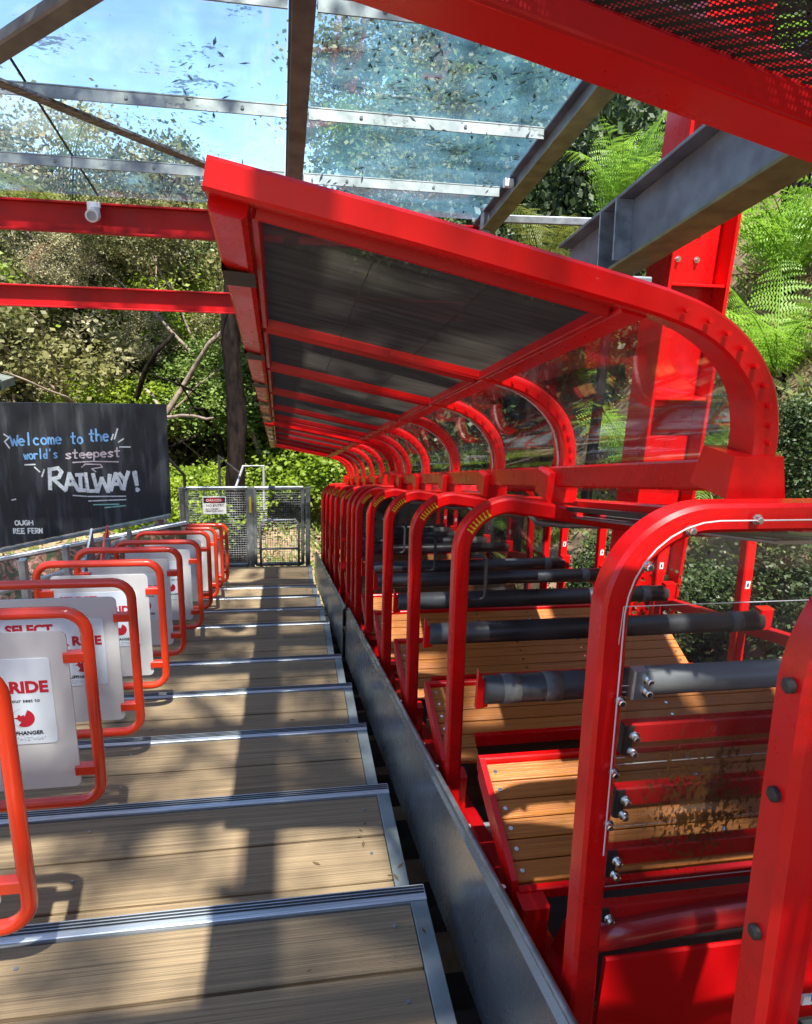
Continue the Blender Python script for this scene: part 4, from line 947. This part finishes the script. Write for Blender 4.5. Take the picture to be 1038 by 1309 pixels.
# ------------------------------------------------------------------ vegetation
def leaf_cloud(name, m, n, R_, clumps, leaf, seed, flat_=.8, hollow=.55, droop=.2, spread=.22):
    rn = random.Random(seed); v = []; f = []
    cs = []
    for k in range(clumps):
        d = Vector((rn.gauss(0, 1), rn.gauss(0, 1), rn.gauss(0, 1))).normalized(); q = rn.uniform(hollow, 1)
        cs.append((Vector((d.x*R_[0], d.y*R_[1], d.z*R_[2]))*q, rn.uniform(.6, 1.4)))
    for k in range(n):
        c, s_ = cs[rn.randrange(clumps)]; sp = spread*s_
        p = c+Vector((rn.gauss(0, sp*R_[0]), rn.gauss(0, sp*R_[1]), rn.gauss(0, sp*flat_*R_[2])))
        a = Vector((rn.gauss(0, 1), rn.gauss(0, 1), rn.gauss(0, .6)-droop)).normalized(); b = a.cross(Vector((rn.gauss(0, 1), rn.gauss(0, 1), rn.gauss(0, 1)))).normalized()
        l_ = leaf*rn.uniform(.6, 1.4); w = l_*rn.uniform(.25, .42); o_ = len(v)
        v += [tuple(p), tuple(p+a*l_*.5+b*w), tuple(p+a*l_), tuple(p+a*l_*.5-b*w)]; f.append((o_, o_+1, o_+2, o_+3))
    me = bpy.data.meshes.new(name); me.from_pydata(v, [], f); me.update(); me.materials.append(M[m]); return me
def limb(b, p, d, L, r_, rn, depth, segs=5, bend=.25):
    pts = [p]; rad = [r_]; dd = Vector(d).normalized()
    for i in range(segs):
        dd = (dd+Vector((rn.gauss(0, bend), rn.gauss(0, bend), rn.gauss(0, bend*.6)+.05))).normalized(); p = p+dd*L/segs; pts.append(p); rad.append(r_*(1-.6*(i+1)/segs))
    b.tube(pts, rad, 7)
    if depth:
        for k in range(3):
            i = rn.randint(2, segs); q = (dd+Vector((rn.gauss(0, .8), rn.gauss(0, .8), rn.gauss(.1, .5)))).normalized(); limb(b, pts[i], q, L*.6, rad[i]*.7, rn, depth-1, segs, bend)
def trunk_mesh(H, r0, seed, lean=(0, 0), branches=6, m='branch'):
    rn = random.Random(seed); b = MB(); pts = []; rad = []
    for i in range(13):
        t = i/12; pts.append(Vector((lean[0]*t+.12*math.sin(t*5+seed), lean[1]*t+.12*math.cos(t*4+seed*2), H*t))); rad.append(r0*(1-.65*t)*(1+.25*max(0, .12-t)/.12))
    b.tube(pts, rad, 12)
    for k in range(branches):
        i = rn.randint(4, 11); limb(b, pts[i], Vector((rn.gauss(0, 1), rn.gauss(0, 1), .6)), H*.35, rad[i]*.6, rn, 1)
    return b.mesh('trunk', m, True)
crown = {
 'gum': leaf_cloud('crown', 'leaf_olive', 12000, (2.4, 2.2, 2.2), 80, .12, 1, droop=.5, spread=.11),
 'green': leaf_cloud('crown', 'leaf_green', 16000, (2.0, 2.0, 1.9), 80, .12, 2, spread=.15),
 'dark': leaf_cloud('crown', 'leaf_dark', 16000, (2.2, 2.2, 2.4), 80, .13, 3, spread=.17),
 'pale': leaf_cloud('crown', 'leaf_pale', 7500, (2.2, 2.0, 2.2), 90, .11, 4, droop=.5, spread=.12),
 'lime': leaf_cloud('crown', 'leaf_lime', 12000, (1.3, 1.2, .9), 60, .085, 5, spread=.16),
 'near_gum': leaf_cloud('crown', 'leaf_olive', 2100, (1.9, 2.0, .9), 60, .12, 8, droop=.5, spread=.075),
}
trk = [trunk_mesh(5.5, .16, 1, (.4, .2)), trunk_mesh(6, .13, 2, (-.9, .2)), trunk_mesh(5, .2, 3, (.2, -.2), m='bark')]
cnt = {}
def tree(x, y, kind, label, sc_=1.0, H=4.0, tk=0, zoff=0, group='trees of the hillside forest', cat='tree', name='tree', sz=1.0, extra=()):
    z = ground_z(x, y)-.2
    e = empty(name, (x, y, z)); t = link(trk[tk], 'trunk', e); t.scale = (sc_, sc_, H/5.0); t.rotation_euler = (0, 0, random.uniform(0, 6))
    c = link(crown[kind], 'crown', e, (0, 0, H+zoff)); c.scale = (sc_, sc_, sc_*sz); c.rotation_euler = (0, 0, random.uniform(0, 6))
    for (dx, dy, dz, k2, s2) in extra:
        c = link(crown[k2], 'crown', e, (dx, dy, H+dz)); c.scale = (s2, s2, s2); c.rotation_euler = (0, 0, random.uniform(0, 6))
    tag(e, label, cat, group or None); return e
ORD = 'first second third fourth fifth sixth seventh eighth ninth tenth eleventh twelfth thirteenth fourteenth fifteenth sixteenth'.split()
# hillside forest in rows
rn = random.Random(11)
side = lambda x, y: 'left of the dark trunk' if x < -.8 else ('right of the canopy' if x > 3 else 'behind the canopy')
kindname = {'gum': 'olive gum tree', 'green': 'bushy mid green tree', 'dark': 'dark dense rainforest tree', 'pale': 'pale dry leaved gum tree'}
rows = [(13.5, -9, 12, 2.9, 2.4, .85), (17, -12, 15, 3.2, 3.0, 1.0), (22, -16, 20, 3.8, 3.8, 1.2), (29, -22, 26, 4.6, 4.4, 1.5), (38, -30, 34, 6.0, 5.0, 1.9)]
for ri, (y0, xa, xb, st, H, s_) in enumerate(rows):
    x = xa; nth = 0
    while x < xb:
        xx = x+rn.uniform(-.8, .8); yy = y0+rn.uniform(-1, 1); rel = xx/yy
        if rel > .28: kd = rn.choice(['dark', 'dark', 'green'])
        elif rel > -.12: kd = rn.choice(['green', 'green', 'gum'])
        else: kd = rn.choice(['gum', 'pale', 'gum', 'green', 'pale'])
        low = 0
        if ri == 0 and -2.6 < xx < 3.2: x += st; continue
        nth += 1
        where = ['in the front row', 'in the second row', 'midway up the slope', 'high on the slope', 'on the skyline'][ri]
        lf = smooth(.0, .2, rel); H_ = H*(.62+.35*lf); tree(xx, yy, kd, '%s, %s tree from the left %s' % (kindname[kd], ORD[nth-1], where), s_*(.8+.25*lf)*rn.uniform(.85, 1.15), H_*rn.uniform(.8, 1.15), rn.randint(0, 1), group='trees %s of the hillside' % where)
        x += st*rn.uniform(.8, 1.2)
# understory bushes that close the gaps below the crowns
def bush(x, y, kind, label, s_, zo=.4, group=None, name='bush'):
    e = empty(name, (x, y, ground_z(x, y))); c = link(crown[kind], 'foliage', e, (0, 0, zo)); c.scale = (s_, s_, s_*.8); c.rotation_euler = (0, 0, random.uniform(0, 6))
    b = MB().tube([(0, 0, -.2), (.05, 0, zo*.8)], [.05, .02], 6); b.obj('stem', 'branch', e); tag(e, label, 'bush', group); return e
bush(-1.35, 11.2, 'lime', 'bright lime green bush just right of the blackboard', .85, .9)
bush(.9, 12.4, 'lime', 'lime green bush under the canopy tip, right of the dark trunk', 1.05, .8)
bush(-.1, 13.6, 'green', 'dark glossy green shrub immediately behind the dark trunk', .62, 1.5)
bush(-.9, 12.8, 'green', 'leafy green shrub just left of the dark trunk', .55, 2.1)
bush(1.5, 14.3, 'green', 'round green shrub between the dark trunk and the train', .6, .9)
bush(.4, 15.8, 'lime', 'yellow green bush high behind the dark trunk', 1.6, 1.9)
bush(-2.6, 13.0, 'lime', 'green shrub rising behind the middle of the blackboard', .9, 1.5)
bush(-4.3, 12.6, 'gum', 'olive shrub over the left half of the blackboard', .8, 2.0)
for k in range(26):
    ri = k // 9; x = -9+(k % 9)*2.6+rn.uniform(-.7, .7); y = (15.2, 19.5, 25)[ri]+rn.uniform(-.8, .8)
    kd = rn.choice(['gum', 'green', 'pale']) if x < 3 else rn.choice(['dark', 'green'])
    wh = ['low', 'middle', 'upper'][ri]; nm = {'gum': 'olive', 'green': 'mid green', 'pale': 'pale dry', 'dark': 'dark'}[kd]
    bush(x, y, kd, '%s bush, %s from the left on the %s part of the slope' % (nm, ORD[k % 9], wh), (.75, .9, 1.2)[ri], .6, 'bushes on the slope')
for k, (x, y, kd, H, sc_) in enumerate(((-.3, 15.5, 'green', 3.2, .75), (1.3, 16.2, 'green', 3.4, .8), (-1.9, 15.2, 'gum', 4.2, .8), (2.9, 15.4, 'green', 2.6, .8), (-3.6, 15.0, 'pale', 4.4, .8))):
    tree(x, y, kd, ['bright bushy green tree right behind the dark trunk', 'green tree showing under the far tips of the canopies', 'olive gum just left of the dark trunk, above the blackboard corner', 'green tree behind the far arches of the canopies', 'pale gum above the middle of the blackboard'][k], sc_, H, k % 2, group=None)
bush(2.1, 13.2, 'lime', 'lime bush just above the far end of the train canopies', .9, 1.3)
bush(-2.2, 14.6, 'lime', 'yellow green bush above the right corner of the blackboard', 1.2, 2.6)
bush(-5.6, 13.2, 'lime', 'pale yellow green bush above the left edge of the blackboard', 1.2, 3.0)
# the dark trunk that stands clear of the forest
e = empty('dark_trunk_tree', (-.62, 10.6, ground_z(-.62, 10.6)-.2)); rn2 = random.Random(3)
pts = [Vector((.03*math.sin(i*1.3), .03*math.cos(i), .45*i)) for i in range(13)]; b = MB(); b.tube(pts, [.155-.003*i+.012*math.sin(i*2.3) for i in range(13)], 14)
b.obj('trunk', 'bark', e, smooth=True)
b = MB(); limb(b, pts[11], Vector((-.2, .5, .8)), .9, .06, rn2, 1); limb(b, pts[12], Vector((1, .2, .4)), 1.2, .06, rn2, 1); b.obj('branch', 'bark', e, smooth=True)
c = link(crown['green'], 'crown', e, (.6, .6, 5.5)); c.scale = (.45, .45, .3)
tag(e, 'tall tree with a straight dark rough trunk behind the mesh gate', 'tree')
# leaning pale trunks on the left slope
for k, (px, ln, L, y_) in enumerate((((-3.4, 0), (1.7, 0, 1.5), 3.6, 13.0), ((-2.3, 0), (-.9, 0, 1.6), 3.4, 14.2), ((-1.6, 0), (1.0, .2, .9), 2.6, 12.2), ((-3.9, 0), (-.4, .2, 1.8), 3.4, 14.5), ((-2.9, 0), (.25, .1, 1.6), 4.2, 12.0))):
    x = px[0]; e = empty('leaning_tree', (x, y_, ground_z(x, y_)-.1)); b = MB(); limb(b, Vector((0, 0, 0)), Vector(ln), L, .075, random.Random(20+k), 1, 8, .22); b.obj('trunk', 'bark' if k in (0, 2) else 'branch', e, smooth=True)
    c = link(crown['gum'], 'crown', e, Vector(ln).normalized()*L+Vector((0, 0, .4))); c.scale = (.35, .35, .3)
    tag(e, ['dark crooked trunk leaning right above the blackboard', 'pale thin trunk leaning left behind the blackboard', 'dark bough bent low to the right beside the dark trunk', 'pale upright thin trunk farthest left on the slope', 'slim pale trunk rising between the two red beams'][k], 'tree')

for k in range(9):
    x = -5.2+.62*k; y_ = 12.4+(k*37 % 5)*.45; ln = (math.sin(k*2.4)*.8, .1, 1.3); L = 2.6+(k % 3)*.8
    e = empty('thin_gum_sapling', (x, y_, ground_z(x, y_)-.1)); b = MB(); limb(b, Vector((0, 0, 0)), Vector(ln), L, .035+.01*(k % 3), random.Random(60+k), 1, 8, .2); b.obj('trunk', 'branch', e, smooth=True)
    c = link(crown['pale' if k % 2 else 'gum'], 'crown', e, Vector(ln).normalized()*L+Vector((0, 0, .2))); c.scale = (.26, .26, .22)
    tag(e, 'thin %s stemmed sapling, %s from the left on the slope behind the blackboard' % (['pale', 'twisted', 'bare'][k % 3], ORD[k]), 'tree', 'saplings on the slope')
# tree ferns
def frond_mesh(L, n, m, seed, arch=1.0, w0=.24):
    rn = random.Random(seed); b = MB(); pts = []; p = Vector((0, 0, 0)); ang = math.radians(68)
    for i in range(n+1):
        pts.append(p); ang -= arch*1.35*(.3+.9*i/n)/n; p = p+Vector((math.cos(ang), .0, math.sin(ang)))*L/n
    b.tube(pts, [.010*(1-.85*i/n) for i in range(n+1)], 4)
    for i in range(2, n):
        t = i/n; w = w0*L*math.sin(math.pi*min(1, t*.93+.08))**.75; wk = w; d = (pts[i+1]-pts[i]).normalized() if i < n else d
        up = Vector((-d.z, 0, d.x))
        for s_ in (-1, 1):
            w = wk
            if rn.random() < .05: continue
            dirn = (Vector((0, s_, 0))+d*(.38+rn.gauss(0, .10))-up*(.12+rn.gauss(0, .12))).normalized(); m_ = 9; w = w*rn.uniform(.82, 1.08)
            for j in range(m_):
                u_ = (j+.5)/m_; c = pts[i]+dirn*w*u_+Vector((0, 0, -.28*w*u_*u_)); ln = w*.125*(1-u_*.75)+.004
                for q in (-1, 1):
                    a_ = (d*q+dirn*.45).normalized()*ln*1.15; o_ = dirn*w/m_*.36
                    b.add([c-o_, c+o_, c+a_+o_*.3+Vector((0, 0, -ln*.2))], [(0, 1, 2)])
    return b.mesh('frond', m)
fr_new = [frond_mesh(1.0, 26, 'fern', 1, .8), frond_mesh(1.0, 26, 'fern', 2, 1.2), frond_mesh(1.0, 26, 'fern', 3, 1.7)]
fr_dead = [frond_mesh(1.0, 24, mat('dead_brown_fronds', (.16, .085, .035), .8, col2=(.09, .05, .02), translucent=.2), 8, 2.2, .16)]
fr_old = [frond_mesh(1.0, 26, 'fern_old', 4, 1.2), frond_mesh(1.0, 26, 'fern_old', 5, 1.7)]
def fern(x, y, z, H, L, n, label, fr=fr_new, upright=.0, seed=0, trunk_=True, group=None):
    rn = random.Random(seed); z = ground_z(x, y)-.03 if z is None else z; e = empty('tree_fern', (x, y, z)); 
    if trunk_:
        b = MB(); tr_ = .055 if H > 1.2 else .09; b.tube([(0, 0, -.6), (.02, .02, H*.5), (0, 0, H)], [tr_, tr_*.85, tr_], 10); 
        for k in range(60):
            a = rn.uniform(0, 6.28); zz = rn.uniform(.0, H); d_ = Vector((math.cos(a), math.sin(a), rn.uniform(-.9, .2))); p = Vector((math.cos(a)*.085, math.sin(a)*.085, zz)); b.tube([p, p+d_*.09], [.012, .003], 4)
        b.obj('trunk', 'bark', e)
    for k in range(n):
        o = link(fr[k % len(fr)], 'frond', e, (0, 0, H), (rn.uniform(-.15, .15), rn.uniform(-.15, .35)*(1-upright)-.35*upright, 2*math.pi*k/n+rn.uniform(-.25, .25))); q = L*rn.uniform(.7, 1.2); o.scale = (q, q*rn.uniform(.8, 1.1), q)
    for k in range(4 if n > 9 else 1):
        o = link(fr_dead[0], 'dead_frond', e, (0, 0, H-.04), (0, .75, 1.7*k+seed)); q = L*rn.uniform(.5, .8); o.scale = (q, q, q)
    tag(e, label, 'tree fern', group); return e
fern(2.95, 6.3, -1.4, 1.95, 1.15, 11, 'bright upright tree fern above the grey girder, lit against dark trees', upright=1.0, seed=1)
fern(2.35, 6.5, -1.9, 2.15, .85, 8, 'fern with arching fronds low at the left of the bright upright fern', fr=fr_old, seed=2)
fern(4.55, 6.1, None, .15, 1.55, 18, 'large tree fern to the right of the red column, level with the train canopy', seed=3)
fern(4.0, 5.3, None, .15, 1.25, 16, 'wide fern low on the bank, directly right of the big canopy arch', seed=13)
fern(3.5, 6.6, None, .2, 1.1, 14, 'fern behind the red column, its tips showing on both sides', seed=14)
fern(3.3, 5.2, None, .3, .9, 12, 'tree fern seen through the curved perspex beside the red column', seed=4)
fern(5.7, 7.6, None, .3, 1.2, 14, 'tree fern higher on the bank at the far right', seed=5)
fern(5.0, 9.5, None, .4, 1.2, 13, 'tree fern on the bank beyond the red column', seed=6)
fern(3.9, 8.6, None, .4, 1.0, 12, 'tree fern half hidden behind the red column', seed=7)
fern(7.6, 10.8, None, .4, 1.3, 13, 'tree fern near the top of the grassy bank', seed=8)
fern(-3.3, 13.4, -2.8, 3.3, 2.3, 14, 'yellow green tree fern spreading between the two red beams', fr=fr_old, seed=9)
fern(1.9, 12.0, -3.0, .6, 1.1, 12, 'light green fern right at the end of the line of canopies', seed=10)
fern(2.7, 8.2, None, .4, .9, 11, 'small fern low behind the rear hoops', seed=12)
# dark rough fern stump at the far right
e = empty('fern_stump', (5.05, 6.8, -.2)); b = MB(); b.tube([(0, 0, -.6), (.05, 0, .4), (0, 0, 1.25), (.06, 0, 1.6)], [.17, .15, .18, .12], 12); rn3 = random.Random(9)
for k in range(220):
    a = rn3.uniform(0, 6.28); zz = rn3.uniform(-.4, 1.6); p = Vector((math.cos(a)*.15, math.sin(a)*.15, zz)); b.tube([p, p+Vector((math.cos(a), math.sin(a), -1.6)).normalized()*rn3.uniform(.08, .2)], [.010, .002], 4)
b.obj('trunk', 'bark', e); tag(e, 'shaggy dark fern trunk at the far right edge above the ferns', 'tree fern')
# dark trees close behind the bright fern
for k, (x, y, s_, H) in enumerate(((3.4, 8.6, .62, 3.6), (4.2, 10.4, .70, 2.6), (6.2, 14.6, .8, 4.2), (2.4, 9.6, .60, 3.6), (9.4, 13.5, .9, 4.0))):
    tree(x, y, 'dark', ['dark leafy tree directly behind the bright upright fern', 'dark tree right of the bright fern, cut by the red column', 'tall dark tree beyond the column', 'dark tree at the right end of the glass roof', 'dark tree above the grassy bank at the far right'][k], s_, H, 2, group=None, sz=1.3)
# leafy scrub seen through the open side of the carriage
for k, (x, y) in enumerate(((2.55, 2.2), (2.9, 3.0), (2.6, 3.9), (3.3, 2.0), (2.7, 4.9), (3.5, 3.9))):
    e = empty('scrub', (x, y, ground_z(x, y))); c = link(crown['dark'], 'foliage', e, (0, 0, .22)); c.scale = (.21, .21, .20); c.rotation_euler = (0, 0, k)
    b = MB().tube([(0, 0, -.2), (.02, 0, .3)], [.02, .01], 6); b.obj('stem', 'branch', e)
    tag(e, 'low dark scrub on the bank, ' + ['nearest, seen through the clear end window', 'second along the train', 'under the red column', 'outermost at the right', 'behind the middle hoops', 'uphill of the red column'][k], 'bush')
# grass of the bank
def grass(name, n, xr, yr, seed, m, hgt, dens):
    rn = random.Random(seed); v = []; f = []
    for k in range(n):
        x = rn.uniform(*xr); y = rn.uniform(*yr)
        if noise.noise(Vector((x*.9, y*.9, seed))) < dens*rn.uniform(-1, 1): continue
        z = ground_z(x, y); h = hgt*rn.uniform(.5, 1.5); a = rn.uniform(0, 6.28); w = .006+.002*y*.3; d = Vector((math.cos(a), math.sin(a), 0)); l_ = Vector((rn.gauss(0, .5), rn.gauss(0, .5), 1)).normalized()*h; o_ = len(v)
        p = Vector((x, y, z-.02)); v += [tuple(p-d*w), tuple(p+d*w), tuple(p+l_*.6+Vector((0, 0, 0))+d*w*.7), tuple(p+l_+Vector((l_.x, l_.y, -.2*h))*.5)]; f.append((o_, o_+1, o_+2, o_+3))
    me = bpy.data.meshes.new(name); me.from_pydata(v, [], f); me.update(); me.materials.append(M[m])
    o = link(me, name); stuff(o); o['label'] = 'long bright grass and low weeds covering the bank and slope'; o['category'] = 'grass'; return o
grass('grass', 110000, (2.2, 9.5), (1.5, 13.5), 3, 'grass', .17, .25)
o = grass('grass', 45000, (-8, 12), (9.5, 20), 4, 'grass', .20, .8); o['label'] = 'grass and weeds on the slope beyond the mesh gate'
# low ground cover leaves
cov = MB(); rn4 = random.Random(77)
for k in range(26000):
    x = rn4.uniform(2.1, 9) if k % 2 else rn4.uniform(-5, 5); y = rn4.uniform(1, 12) if k % 2 else rn4.uniform(8.8, 17)
    if noise.noise(Vector((x*.8, y*.8, 41))) < -.1: continue
    z = ground_z(x, y)+rn4.uniform(0, .18); a = Vector((rn4.gauss(0, 1), rn4.gauss(0, 1), rn4.gauss(0, .6))).normalized(); b_ = a.orthogonal().normalized(); l_ = rn4.uniform(.03, .07); p = Vector((x, y, z))
    cov.add([p, p+a*l_*.5+b_*l_*.3, p+a*l_, p+a*l_*.5-b_*l_*.3], [(0, 1, 2, 3)])
o = cov.obj('ground_cover', 'leaf_green'); stuff(o); o['label'] = 'low leafy plants between the grass on the slopes'; o['category'] = 'plants'
# big gum overhanging the station from behind: it dapples the light on the steps
e = empty('overhanging_gum_tree', (3.2, -4.5, -2.5)); t = link(trunk_mesh(9.5, .3, 7, (-1.5, 2.4), 8), 'trunk', e)
rn5 = random.Random(4)
for k in range(13):
    x = rn5.uniform(-5.4, -1.0); y = -1.8+10.4*(k+.5)/13+rn5.uniform(-.3, .3)
    c = link(crown['near_gum'], 'crown', e, (x, y, 8.6+rn5.uniform(-.5, 1.2)-S*0)); c.scale = (rn5.uniform(.5, .8),)*3; c.rotation_euler = (0, 0, rn5.uniform(0, 6))
tag(e, 'gum tree whose high branches reach over the platform roof and dapple the light', 'tree')
